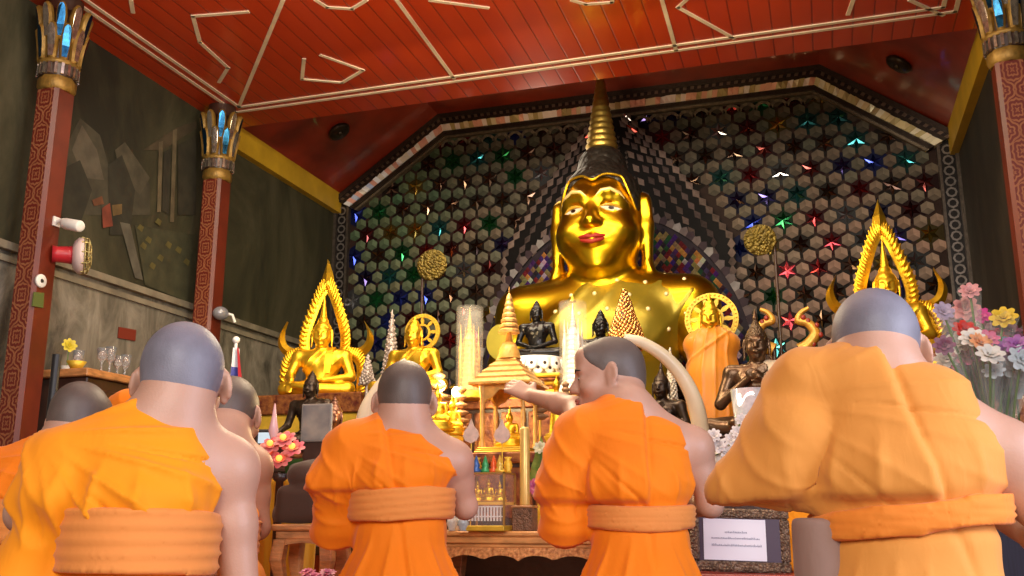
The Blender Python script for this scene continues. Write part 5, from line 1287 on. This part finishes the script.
dup(F0,at(452,436,4.65),PI,'gilt seated figure nearer to the shrine, left of it',.17,'gilt figures on the altar')
def standing_gold(label,P,s):
    t=thing('standing_figure',label,'statue',P,PI,s)
    S=SDF((-.3,-.2,0),(.3,.25,1.1),.014); S.cone((0,0,.04),(0,0,.5),.14,.10,.04); S.ell((0,0,.6),(.13,.09,.14),.05); S.cone((.13,0,.70),(-.13,0,.70),.05,.05,.04); S.cone((0,0,.7),(0,0,.82),.045,.04,.03); S.ell((0,.01,.88),(.07,.075,.085),.02); S.cone((0,0,.94),(0,0,1.06),.035,.008,.02)
    for x in (-1,1): S.cone((x*.15,0,.69),(x*.17,.02,.50),.042,.035,.03); S.cone((x*.17,.02,.5),(x*.05,.11,.58),.034,.028,.02)
    S.build('body',[GOLD_B],t); b=MB(); b.lathe([(0,0),(.2,0),(.2,.03),(.15,.05),(0,.05)],n=16); b.build('base',GOLDP,t)
standing_gold('slim standing gold figure beside the left sleeve of the monk with outstretched arm',at(557,436,4.55),.27)
for px,py,d,zb,n in ((437,432,4.6,TZ1,'first'),(452,436,4.65,TZ1,'second'),(557,436,4.55,TZ1,'third')):
    q=at(px,py,d); b=MB(); hh=max(.02,q.z-zb-.002); b.lathe([(0,0),(.07,0),(.06,hh*.2),(.045,hh*.5),(.06,hh*.9),(.062,hh),(0,hh)],n=16); o=b.build('gilt_stand',GOLDP); o.location=(q.x,q.y,zb); tag(o,{'first':'round gilt stand under the glowing gilt figure by the shoulder of the kneeling monk','second':'round gilt stand under the gilt figure left of the shrine','third':'round gilt stand under the slim standing gold figure'}[n],'stand')
# altar lamps (glowing bulbs)
BULB=mat('glowing_bulb',(1,.85,.55),.3,0,emit=28,emcol=(1,.72,.34))
for px,py,d,zb,n in ((441,386,4.95,TZ1,'brightest glowing lamp bulb beside the head of the kneeling monk'),(456,392,5.0,TZ1,'second glowing lamp bulb below the gold pagoda cylinder'),(582,384,5.05,TZ2,'glowing lamp bulb in front of the white pagoda cylinder')):
    q=at(px,py,d); t=thing('altar_lamp',n,'lamp',(q.x,q.y,zb)); zz=q.z-zb; b=MB(); b.ball((0,0,zz),(.022,.022,.028),14,10); b.build('bulb',BULB,t); b=MB(); b.tube([(0,0,0),(0,0,zz-.02)],.008,8); b.lathe([(0,0),(.035,0),(.03,.012),(0,.012)],n=14); b.build('stem',GOLDP,t)

# ------------------------------------------------------------------ left part of the altar
def fl(px,d): q=at(px,420,d); return q.x,q.y
# low dark bench at the left with the objects
x,y=fl(300,4.45); t=thing('altar_bench','dark lacquered bench at the left behind the wooden stand','bench',(x,y,0)); b=MB(); b.box((-.62,-.16,.60),(.62,.16,.64),.006); b.build('top',WOOD_D,t)
b=MB(); b.box((-.58,-.13,.40),(.58,.13,.60)); b.build('apron',REDLAC,t)
for sx in (-1,1):
    for sy in (-1,1):
        l=MB(); l.box((sx*.54-.03,sy*.11-.03,0),(sx*.54+.03,sy*.11+.03,.42),.004); l.build('leg',WOOD_D,t)
q=at(316,440,4.5); zb=.64
t=thing('picture_frame','upright silver-grey framed picture in front of the dark bronze Buddha','picture',(q.x,at(316,440,4.5).y,zb),.1)
h1=at(316,403,4.5).z-zb; h0=at(316,442,4.5).z-zb
b=MB(); b.box((-.075,-.008,h0),(.075,.008,h1),.003); b.build('frame',mat('silver_frame',(.32,.30,.28),.35,.5),t)
b=MB(); b.box((-.066,-.011,h0+.009),(.066,-.009,h1-.009)); b.build('picture',mat('pale_grey_photo',(.10,.10,.12),.35,0,vary=.5,vscale=7,col2=(.34,.30,.25)),t)
b=MB(); b.box((-.06,.0,0),(.06,.02,h0),.002); b.build('easel',WOOD_D,t)
# lotus lamp
q=at(280,474,3.75); t=thing('lotus_lamp','cluster of pink lotus lamps with glowing orange hearts and green leaves','lamp',(q.x,q.y,0)); zb=q.z
b=MB(); b.lathe([(0,0),(.09,0),(.09,.02),(.02,.04),(.015,zb-.03),(.05,zb),(0,zb+.005)],n=16); b.build('stand',WOOD_D,t)
PK=mat('pink_lotus_petal',(.72,.10,.16),.45,0,vary=.5,vscale=30,col2=(.80,.34,.28)); HOT=mat('glowing_orange_heart',(1,.42,.08),.4,0,emit=1.6,emcol=(1,.40,.06))
for px,py in ((272,447),(285,441),(294,450),(281,462),(268,456)):
    c=at(px,py,3.72)-t.location; b=MB(); bloom(b,tuple(c),.046,0,3,(.15,-.75,.75)); o=b.build('lotus',PK,t)
    g=MB(); cc=c+Vector((0,-.016,.014)); g.ball(tuple(cc),(.013,.013,.012),10,7); g.build('glowing_heart',HOT,o)
b=MB()
for px,py in ((262,470),(275,474),(288,474),(299,466),(303,458)):
    c=at(px,py,3.72)-t.location; leafy(b,(c.x*.3,c.y*.3,zb),tuple(c),.04,0)
b.build('leaves',LEAFG,t)
# little monitor with bluish light, narrow pink vase
q=at(267,441,4.35); t=thing('small_monitor','small black box with a pale blue lit screen left of the lotus lamp','monitor',(q.x,q.y,.64),.2); z1=q.z-.64
b=MB(); b.box((-.045,-.03,z1-.03),(.045,.03,z1+.05),.006); b.build('housing',BLACK,t); b=MB(); b.box((-.03,-.033,z1-.012),(.03,-.0305,z1+.035)); b.build('screen',mat('lit_screen',(.45,.60,.70),.2,0,emit=.6),t); b=MB(); b.box((-.03,-.02,0),(.03,.02,z1-.03)); b.build('stand',BLACK,t)
q=at(273,440,4.2); turned('bud_vase','slender pink glass vase beside the small monitor','vase',(q.x,q.y,.64),[(0,0),(.03,0),(.012,.03),(.010,q.z-.64),(.022,q.z-.60),(.012,q.z-.55),(.004,q.z-.49),(0,q.z-.48)],mat('pink_glass',(.70,.42,.44),.2,0))
# yellow cloth over a block
S=SDF((-.2,-.16,0),(.2,.16,.95),.010); q=at(281,478,4.0); S.box((0,0,(q.z)/2),(.12,.09,q.z/2),.02,.02)
o=S.build('draped_cloth',[cloth('golden_yellow_cloth',(.72,.40,.02),(.6,.28,.01))],None,lambda V,N:.014*(1-np.abs(np.sin((V[:,0]+V[:,1]*.8)*38+wob(V,5,3))))**2); o.location=(q.x,q.y,0); tag(o,'golden yellow cloth hanging below the lotus lamp','cloth')
# wooden stand with brown bag
q=at(313,524,3.40); t=thing('wooden_stand','reddish wooden stand with curved legs below the brown cushion','stand',(q.x,q.y,0),.12); zt=q.z
b=MB(); b.box((-.112,-.10,zt-.022),(.112,.10,zt),.005); b.box((-.098,-.088,zt-.05),(.098,.088,zt-.022),.003); b.build('top',WOOD,t)
b=MB(); ap=[(-.098,zt-.05),(.098,zt-.05),(.098,zt-.09)]+[(.098-.196*k/12,zt-.09+.028*math.sin(PI*k/12)**.5) for k in range(1,12)]+[(-.098,zt-.09)]
b.prism(ap,-.088,-.074); b.build('apron',WOOD,t)
for sx in (-1,1):
    for sy in (-1,1):
        l=MB(); rg=[]
        for z,o_,w_ in ((zt-.05,0,.022),(zt-.12,.008,.022),(zt-.20,-.006,.016),(zt-.30,-.014,.013),(.10,-.006,.014),(.03,.012,.018),(0,.016,.02)):
            rg.append(ring_rect(sx*(.082+o_)-w_,sy*(.072+o_)-w_,sx*(.082+o_)+w_,sy*(.072+o_)+w_,z,.004))
        l.loft(list(reversed(rg)),False); l.build('leg',WOOD,t)
S=SDF((-.16,-.14,0),(.16,.14,.32),.007); S.box((0,0,.065),(.085,.075,.065),.03,.02); S.cone((-.07,0,.03),(.07,0,.03),.05,.05,.03); S.ell((.005,-.01,.165),(.072,.06,.050),.012); S.cone((-.06,.02,.19),(.05,.03,.20),.02,.03,.03)
o=S.build('cloth_bag',[cloth('dark_brown_cloth',(.075,.04,.028),(.05,.028,.02))],None,lambda V,N:.006*wob(V,26,4)); o.location=(at(303,524,3.40).x,q.y+.0,zt+.002); tag(o,'dark brown cloth bag lying on the wooden stand','bag')
# pink blossoms at the very bottom
q=at(317,575,3.0); t=thing('flower_vase','bunch of small pink blossoms at the bottom edge below the wooden stand','flower vase',(q.x,q.y,0)); b=MB(); b.lathe([(0,0),(.05,0),(.06,.2),(.045,.45),(.05,q.z-.08),(0,q.z-.08)],n=18); b.build('vase',CERW,t)
b=MB()
for k in range(9): bloom(b,(.035*math.cos(k*2.4)*(1+k%2*.4),.03*math.sin(k*2.4),q.z-t.location.z+.01*math.sin(k*3)),.022,0,2,(math.cos(k*2.4)*.3,-.3,1))
b.build('blossoms',fmat((.75,.22,.38)),t)

# ------------------------------------------------------------------ right part of the altar
x,y=fl(742,3.45); t=thing('low_bench','dark red bench carrying the framed sign','bench',(x,y+.02,0)); zs_=at(740,573,3.30).z
b=MB(); b.box((-.30,-.16,zs_-.03),(.36,.18,zs_),.005); b.build('top',REDLAC,t)
b=MB(); b.box((-.28,-.13,zs_-.15),(.34,.15,zs_-.03)); b.build('apron',WOOD_D,t)
for sx in (-.26,.32):
    for sy in (-.11,.13):
        l=MB(); l.box((sx-.02,sy-.02,0),(sx+.02,sy+.02,zs_-.03),.003); l.build('leg',WOOD_D,t)
q=at(741,573,3.30); FZ=q.z
t=thing('framed_sign','framed notice with a white sheet of small writing leaning between the two right monks','sign',(q.x,q.y,FZ+.002),YAW-.10)
M0=Matrix.Rotation(-.16,4,'X')@Matrix.Rotation(.03,4,'Y')
FRM=voro_bump(mat('carved_silver_brown_frame',(.26,.17,.11),.4,.4,vary=.6,vscale=60),120,.8,.01)
fw,fh=.168,.212
b=MB(); b.M=M0
for lo,hi in (((-fw,-.012,0),(fw,.012,.035)),((-fw,-.012,fh-.032),(fw,.012,fh)),((-fw,-.012,.035),(-fw+.032,.012,fh-.032)),((fw-.032,-.012,.035),(fw,.012,fh-.032))): b.box(lo,hi,.006)
b.build('frame',FRM,t)
b=MB(); b.M=M0; b.box((-fw+.03,-.004,.03),(fw-.03,.004,fh-.03)); b.build('mount',mat('dark_purple_mount',(.05,.02,.05),.5),t)
b=MB(); b.M=M0; b.box((-.122,-.007,.038),(.088,-.005,fh-.036)); sh=b.build('sheet',mat('white_paper',(.82,.82,.90),.6),t)
b=MB(); b.M=M0                                             # three short lines of small script
for xa,xb,z in ((-.05,.022,.128),(-.095,.068,.108),(-.095,.070,.084)):
    x_=xa; 
    while x_<xb:
        w_=random.uniform(.0035,.006); hh=random.uniform(.0035,.0055)
        b.box((x_,-.0078,z),(x_+.0012,-.007,z+hh)); b.box((x_,-.0078,z+hh-.001),(x_+w_*.7,-.007,z+hh)); b.box((x_+w_*.6,-.0078,z),(x_+w_*.6+.0011,-.007,z+hh))
        if random.random()<.35: b.box((x_,-.0078,z+hh+.0015),(x_+w_*.6,-.007,z+hh+.0026))
        x_+=w_+.0012
b.build('writing',mat('blue_black_ink',(.10,.10,.22),.6),sh)
# a folded yellow cloth right of the sign with gilt tassel
S=SDF((-.10,-.10,0),(.10,.10,.25),.007); S.box((0,0,.09),(.06,.05,.09),.03,.02); S.ell((.01,0,.19),(.05,.04,.04),.03)
q=at(797,573,3.35); o=S.build('folded_cloth',[ROBE_A],None,lambda V,N:.008*(1-np.abs(np.sin((V[:,0]*1.2+V[:,2]*.6)*55+wob(V,8,3))))**2); o.location=(q.x,q.y+.02,zs_+.001); tag(o,'folded orange cloth on the bench right of the framed notice','cloth')
# glass vase, white blossoms, ribbon
q=at(752,452,3.95); zb=at(752,470,3.95).z
t=thing('flower_stand','dark carved stand behind the framed notice, under the glass vase','stand',(q.x-.06,q.y+.02,0)); b=MB(); b.box((-.22,-.12,zb-.03),(.2,.12,zb),.005); b.build('top',RG,t)
b=MB(); b.box((-.19,-.10,0),(.17,.10,zb-.03),.004); b.build('body',WOOD_D,t)
GV=mat('silvery_glass',(.85,.88,.92),.08,.35,vary=.4,vscale=20,col2=(.45,.48,.55))
hv=at(752,388,3.95).z-zb
turned('glass_vase','wide silvery glass vase beside the bronze Buddha at the sleeve of the nearest right monk','vase',(q.x+.01,q.y,zb),[(0,0),(.06,0),(.066,.01),(.070,hv*.5),(.084,hv),(.079,hv),(.064,hv*.5),(.058,.03),(0,.03)],GV,28)
q=at(723,452,3.9); t=thing('flower_vase','white blossoms with green leaves beside the silvery glass vase','flower vase',(q.x,q.y,zb)); b=MB(); b.lathe([(0,0),(.035,0),(.045,.04),(.03,.07),(0,.06)],n=16); b.build('vase',CERW,t)
for px,py,r in ((718,446,.035),(714,436,.03),(731,440,.03),(727,452,.032),(738,432,.03),(742,420,.028)):
    b=MB(); c=at(px,py,3.86)-t.location; bloom(b,tuple(c),r,0,3,(.1,-1,.4)); b.mi=1; b.tube([(0,0,.05),tuple(c)],.003,5); b.build('bloom',[fmat((.80,.74,.72)),STEMG],t)
b=MB()
for px,py in ((724,462),(712,455),(735,458),(730,466)): c=at(px,py,3.86)-t.location; leafy(b,(0,0,.05),tuple(c),.02,0)
b.build('leaves',LEAFG,t)
# ------------------------------------------------------------------ wrapped flowers at the right
t=thing('flower_table','dark draped table holding the pails of wrapped flowers at the right','table',(*fl(985,3.35),0)); fx,fy=fl(985,3.35); zt=.86
b=MB(); b.box((-.30,-.25,zt-.03),(.42,.32,zt),.006); b.build('top',WOOD_D,t); b=MB(); b.box((-.28,-.23,.0),(.40,.30,zt-.03),.01); b.build('skirt',mat('dark_blue_drape',(.02,.02,.05),.7,0,vary=.4,vscale=30,stretch=(8,8,.3)),t)
pails=[]
for k,(px,d) in enumerate(((955,3.40),(990,3.28),(1022,3.42))):
    q=at(px,420,d); o=turned('flower_pail',['pale grey pail under the wrapped flowers nearest the gold Buddha at the right','middle pale grey pail of wrapped flowers','pale grey pail of wrapped flowers at the right edge'][k],'pail',(q.x,q.y,zt),[(0,0),(.07,0),(.085,.16),(.088,.165),(.08,.165),(.066,.02),(0,.02)],mat('grey_pail_%d'%k,(.35,.36,.38),.4,.3),24); pails.append(Vector((q.x,q.y,zt)))
WRAP=mat('clear_cellophane',(.80,.86,.88),.12,0,alpha=.10,spec=.6)
FLW=[(965,337,'red','red',.036),(975,386,'big red','red',.060),(1000,344,'crimson','crimson',.034),(1004,325,'yellow','yellow',.038),(998,352,'turquoise','teal',.034),(1007,356,'violet','violet',.034),(980,349,'pale orange','peach',.032),
 (956,368,'magenta','magenta',.042),(968,362,'pink','pink',.040),(944,352,'dark mauve','mauve',.030),(943,318,'lilac grey','lilac',.030),(952,325,'soft lilac','lilac',.034),(966,316,'rose pink','rose',.040),(970,298,'dusky rose','rose',.030),(980,322,'cerise','magenta',.030),
 (987,346,'bright pink','pink',.034),(1018,352,'light violet','violet',.036),(984,338,'plum','mauve',.034),(958,350,'white','white',.036),(972,345,'cream white','white',.034),(990,362,'snow white','white',.038),(947,366,'greyish white','white',.036),(1012,376,'bluish white','bluew',.046),(1021,366,'silvery white','bluew',.040),
 (986,384,'small scarlet','red',.032),(1003,374,'little coral','peach',.026),(994,378,'pale blue','bluew',.030),(962,380,'light pink','pink',.030),(1016,392,'ice blue','bluew',.044),(1010,338,'faded plum','mauve',.034)]
FC=dict(red=(.62,.04,.03),crimson=(.60,.03,.10),yellow=(.78,.55,.03),teal=(.05,.38,.45),violet=(.36,.13,.42),peach=(.80,.38,.18),magenta=(.68,.05,.30),pink=(.78,.25,.40),mauve=(.22,.08,.13),lilac=(.42,.34,.46),rose=(.72,.33,.33),white=(.74,.73,.68),bluew=(.60,.70,.76))
for k,(px,py,nm,c,r) in enumerate(FLW):
    d=3.18+.30*((k*37)%10)/10+(.12 if py<345 else -.05)
    py-=6; r*=1.22; q=at(px,py,d); pl=min(pails,key=lambda a:(a.xy-q.xy).length); off=Vector((random.uniform(-.045,.045),random.uniform(-.045,.045),.024)); base=pl+off
    t=thing('wrapped_flower','%s artificial flower in clear wrapping, in the bunch at the right'%nm,'flower',base,0,1,'wrapped flowers at the right'); c_=q-base
    b=MB(); bloom(b,tuple(c_),r,0,3,(random.uniform(-.4,.4),-1,random.uniform(.2,.9))); b.build('bloom',fmat(FC[c]),t)
    b=MB(); b.tube([(0,0,0),tuple(c_*.6+Vector((0,0,.02))),tuple(c_)],.004,5); b.build('stem',STEMG,t)
    b=MB(); dv=c_.normalized(); u=dv.orthogonal().normalized(); v=dv.cross(u); rg=[]
    for f,w in ((.45,.008),(.66,.014),(.88,r*.62),(1.0,r*.85)):
        rg.append([tuple(c_*f+(u*math.cos(2*PI*i/8)+v*math.sin(2*PI*i/8))*w*(1+.22*(i%2))+dv*(.02 if f==1.0 and i%2 else 0)) for i in range(8)])
    b.loft(rg,False,False); b.build('wrapping',WRAP,t)

# ------------------------------------------------------------------ left wall things
# cabinet with glassware
q=onX(92,377,-4.55); zt=q.z
t=thing('cabinet','dark wooden cabinet against the marble wall behind the left monks','cabinet',(-4.55,5.55,0)); q.y=5.55; 
b=MB(); b.box((-.22,-.62,0),(.24,.62,zt-.05),.006); b.build('body',WOOD_D,t); b=MB(); b.box((-.235,-.66,zt-.05),(.27,.66,zt),.006); b.build('top',WOOD,t)
for k in range(3):
    d_=MB(); d_.box((.24,-.58+k*.40,.15),(.258,-.58+k*.40+.36,zt-.12),.004); o=d_.build('door',WOOD_D,t); h_=MB(); h_.ball((.268,-.58+k*.40+.32,zt*.6),.015,8,6); h_.build('knob',GOLDP,o)
CG=mat('clear_table_glass',(.95,.97,1),.05,0,trans=.85); 
pr=[(0,0),(.03,0),(.03,.006),(.006,.012),(.006,.06),(.03,.085),(.036,.14),(.033,.14),(.026,.088),(0,.07)]
names=['leftmost','second','third','fourth','fifth','sixth','seventh','eighth','ninth','rightmost']
g0=None
for k in range(10):
    P=(-4.50+.12*((k*3)%4)/4,q.y-.50+k*.112,zt+.001)
    if g0 is None: g0=turned('stemmed_glass','clear stemmed glass on the dark cabinet, leftmost of the row','glass',P,pr,CG,20,'stemmed glasses on the cabinet')
    else:
        c=g0.copy(); COL.objects.link(c); c.location=P; c.scale=(1,1,1+.5*((k*7)%5)/5); c['label']='clear stemmed glass on the dark cabinet, %s of the row from the left'%names[k] if k<9 else 'clear stemmed glass on the dark cabinet, rightmost of the row'
turned('brass_bowl','small brass bowl at the left end of the dark cabinet','bowl',(-4.42,q.y-.60,zt+.001),[(0,0),(.03,0),(.06,.05),(.055,.05),(.028,.01),(0,.01)],GOLDP,20)
qq=onX(69,346,-4.66); t=thing('potted_flower','yellow flower on a thin stem standing on the dark cabinet','flower',(qq.x,qq.y,zt+.001)); b=MB(); b.lathe([(0,0),(.03,0),(.035,.06),(0,.055)],n=14); b.build('pot',CERW,t); b=MB(); b.mi=1; b.tube([(0,0,.05),(0,0,qq.z-zt)],.004,5); bloom(b,(0,0,qq.z-zt),.05,0,3,(.9,-.5,.3)); b.build('bloom',[fmat((.75,.60,.04)),STEMG],t)
# red and white caged lamp, camera, plaques, wall lamp, flag
P=onX(52,254,-4.512); t=thing('wall_lamp','red stemmed wall lamp with a white caged globe on the nearest left column','wall lamp',P,0)
tip=onX(84,256,-4.38)-P; dv=tip.normalized(); RM=dv.to_track_quat('Z','Y').to_matrix().to_4x4(); L=tip.length
b=MB(); b.M=RM; b.lathe([(0,0),(.055,0),(.050,.03),(.055,L*.5),(.06,L*.62),(0,L*.62)],n=20); b.build('stem',mat('red_enamel',(.45,.02,.03),.35),t)
b=MB(); b.M=RM; b.lathe([(.055,L*.62),(.09,L*.68),(.115,L*.82),(.115,L*.95),(.09,L*1.03),(0,L*1.05)],n=24); b.build('globe',mat('pinkish_white_enamel',(.66,.52,.50),.35),t)
b=MB(); b.M=RM
for k in range(10):
    a=2*PI*k/10; b.tube([(.117*math.cos(a),.117*math.sin(a),L*.90),(.11*math.cos(a),.11*math.sin(a),L*1.12),(.06*math.cos(a),.06*math.sin(a),L*1.22),(0,0,L*1.24)],.005,5)
for zz,rr in ((1.0,.116),(1.12,.112),(1.2,.075)): b.tube([(rr*math.cos(2*PI*k/16),rr*math.sin(2*PI*k/16),L*zz) for k in range(17)],.004,5)
b.build('wire_cage',mat('brass_wire',(.45,.38,.16),.4,.6),t)
P=onX(56,222,-4.513); t=thing('security_camera','white security camera on a short bracket on the nearest left column','security camera',P); tip=onX(73,225,-4.36)-P; RM=(tip.normalized()).to_track_quat('Z','Y').to_matrix().to_4x4()
b=MB(); b.tube([(0,0,0),tuple(tip*.45+Vector((0,0,.02)))],.014,8); b.box((-.02,-.03,-.03),(.01,.03,.03)); b.build('bracket',WHITE,t)
b=MB(); b.M=Matrix.Translation(tip*.45)@RM; b.lathe([(0,0),(.028,0),(.036,.02),(.036,.15),(.03,.16),(0,.155)],n=18); b.build('housing',WHITE,t)
def plaque(name,label,cat,pts,c,th=.012,X=W):
    P=[onX(x,y,X) for x,y in pts]; o=sum(P,Vector())/len(P); b=MB(); n=len(P); b.add([(p-o)+Vector((.003,0,0)) for p in P]+[(p-o)+Vector((th,0,0)) for p in P],[tuple(range(n)),tuple(range(2*n-1,n-1,-1))]+[(i,(i+1)%n,n+(i+1)%n,n+i) for i in range(n)]); ob=b.build(name,mat(name+'_paint',c,.45)); ob.location=o; return tag(ob,label,cat)
plaque('wall_plaque','small dark red plaque on the marble wall between the left columns','plaque',[(118,327),(135,330),(134,341),(117,338)],(.20,.03,.015))
plaque('switch_plate','olive green plate on the right face of the nearest left column','plate',[(33,292),(43,293),(42,308),(31,306)],(.10,.13,.03),.01,-4.513)
P=onX(40,281,-4.513); t=thing('round_gauge','small round white disc with a dark centre on the nearest left column','disc',P); b=MB(); b.M=Matrix.Rotation(PI/2,4,'Y'); b.lathe([(0,0),(.042,0),(.042,.012),(.036,.016),(0,.016)],n=24); b.build('disc',WHITE,t); b=MB(); b.M=Matrix.Rotation(PI/2,4,'Y'); b.lathe([(0,.016),(.013,.016),(.011,.02),(0,.02)],n=14); b.build('centre',BLACK,t)
P=onX(205,312,-4.515); P.y=6.40; t=thing('wall_lamp','small grey wall lamp with a white hook low on the column by the yellow beam','wall lamp',(-4.513,6.50,onX(207,311,-4.512).z)); b=MB(); b.ball((.05,0,0),(.06,.07,.055),14,9); b.build('globe',mat('grey_lamp_glass',(.30,.30,.34),.2,.3),t); b=MB(); b.tube([(.0,.06,.03),(.10,.09,.0),(.12,.10,-.06)],.012,8); b.build('hook',WHITE,t)
q=at(233,388,5.6); t=thing('flag','red white and blue striped flag hanging folded on a white pole by the left wall','flag',(q.x,q.y,0)); zt=at(234,338,5.6).z
b=MB(); b.tube([(0,0,0),(0,0,zt)],.010,8); b.ball((0,0,zt),.022,10,8); b.build('pole',WHITE,t)
b=MB(); n=10; cs=[(.70,.70,.74),(.06,.07,.30),(.70,.70,.74),(.55,.03,.04)]
for k in range(4):
    for i in range(n):
        f0,f1=i/n,(i+1)/n
        def pt(f,u): 
            w_=.025+.10*f; return (.01+(u-.35)*w_*1.6, -.03*math.sin(u*9)-.012, zt-.05-.55*f)
        c=cs[(k)%4]
        if k==0 and f0>.25: c=(.06,.07,.30)
        if k==1 and f0<.12: c=(.70,.70,.74)
        b.col=c; b.add([pt(f0,k/4),pt(f0,(k+1)/4),pt(f1,(k+1)/4),pt(f1,k/4)],[(0,1,2,3)],True)
b.build('cloth',mat('flag_cloth',(1,1,1),.7,vcol=True),t)
# black stand behind the far left monk
x,y=fl(50,4.1); t=thing('pole_stand','thin black pole stand beside the nearest left column','stand',(x,y,0)); zz=at(50,352,4.1).z; b=MB(); b.tube([(0,0,0),(0,0,zz)],.018,10); b.build('pole',BLACK,t); b=MB(); b.lathe([(0,0),(.14,0),(.13,.02),(.03,.04),(0,.04)],n=20); b.build('base',BLACK,t)
# ------------------------------------------------------------------ camera, light, world
cd=bpy.data.cameras.new('camera'); cam=bpy.data.objects.new('camera',cd); COL.objects.link(cam)
cd.sensor_width=36; cd.lens=FPX/1024*36; cam.location=CAM; cam.rotation_euler=(PI/2+PITCH,0,YAW); cd.clip_start=.05
cd.dof.use_dof=False
sc.camera=cam
def area(name,loc,target,sx,sy,energy,col,spread=None):
    l=bpy.data.lights.new(name,'AREA'); l.shape='RECTANGLE'; l.size=sx; l.size_y=sy; l.energy=energy; l.color=col
    if spread: l.spread=math.radians(spread)
    o=bpy.data.objects.new(name,l); COL.objects.link(o); o.location=loc
    o.rotation_euler=(Vector(target)-Vector(loc)).to_track_quat('-Z','Y').to_euler(); return o
def point(name,loc,energy,col,r=.05):
    l=bpy.data.lights.new(name,'POINT'); l.energy=energy; l.color=col; l.shadow_soft_size=r
    o=bpy.data.objects.new(name,l); COL.objects.link(o); o.location=loc; return o
def spot(name,loc,target,energy,col,ang=60,r=.08,blend=.6):
    l=bpy.data.lights.new(name,'SPOT'); l.energy=energy; l.color=col; l.spot_size=math.radians(ang); l.spot_blend=blend; l.shadow_soft_size=r
    o=bpy.data.objects.new(name,l); COL.objects.link(o); o.location=loc; o.rotation_euler=(Vector(target)-Vector(loc)).to_track_quat('-Z','Y').to_euler(); return o
w=bpy.data.worlds.new('world'); sc.world=w; w.use_nodes=True; bg=w.node_tree.nodes['Background']; bg.inputs['Color'].default_value=(1.0,.86,.70,1); bg.inputs['Strength'].default_value=.35
area('door_light',(.5,-2.8,3.1),(-1.0,3,.9),3.0,2.0,250,(1,.94,.90))
area('side_door_light',(2.9,1.2,1.7),(-1,2.6,1.0),2.0,2.0,150,(.76,.80,1.0))
point('altar_lamp_light',tuple(at(441,380,4.75)),22,(1,.74,.38),.06)
spot('uplight_great_buddha',(-1.5,5.9,2.0),(-1.75,7.5,3.15),45,(1,.86,.36),75)
spot('uplight_left',(-3.0,5.2,2.1),(-3.75,6.7,2.1),45,(1,.85,.40),60,.2)
spot('uplight_right',(.2,4.5,2.4),(.42,5.7,2.2),35,(1,.85,.4),70,.2)
area('altar_fill',(-1.7,5.6,3.95),(-1.7,6.6,1.6),3.4,.25,70,(1,.88,.6))  # added fill light over the altar, no fixture there
area('front_fill',(-1.6,3.3,4.0),(-1.7,5.6,1.5),3.6,.3,80,(1,.88,.66))  # unseen fill added above the monks to brighten the gold images
point('ceiling_bounce',(-1.6,4.2,2.5),100,(1,.80,.52),.35)
point('vault_bounce',(-2.2,7.9,3.95),9,(1,.82,.6),.3)
sc.view_settings.view_transform='Standard'; sc.view_settings.look='None'; sc.view_settings.exposure=0; sc.view_settings.gamma=1
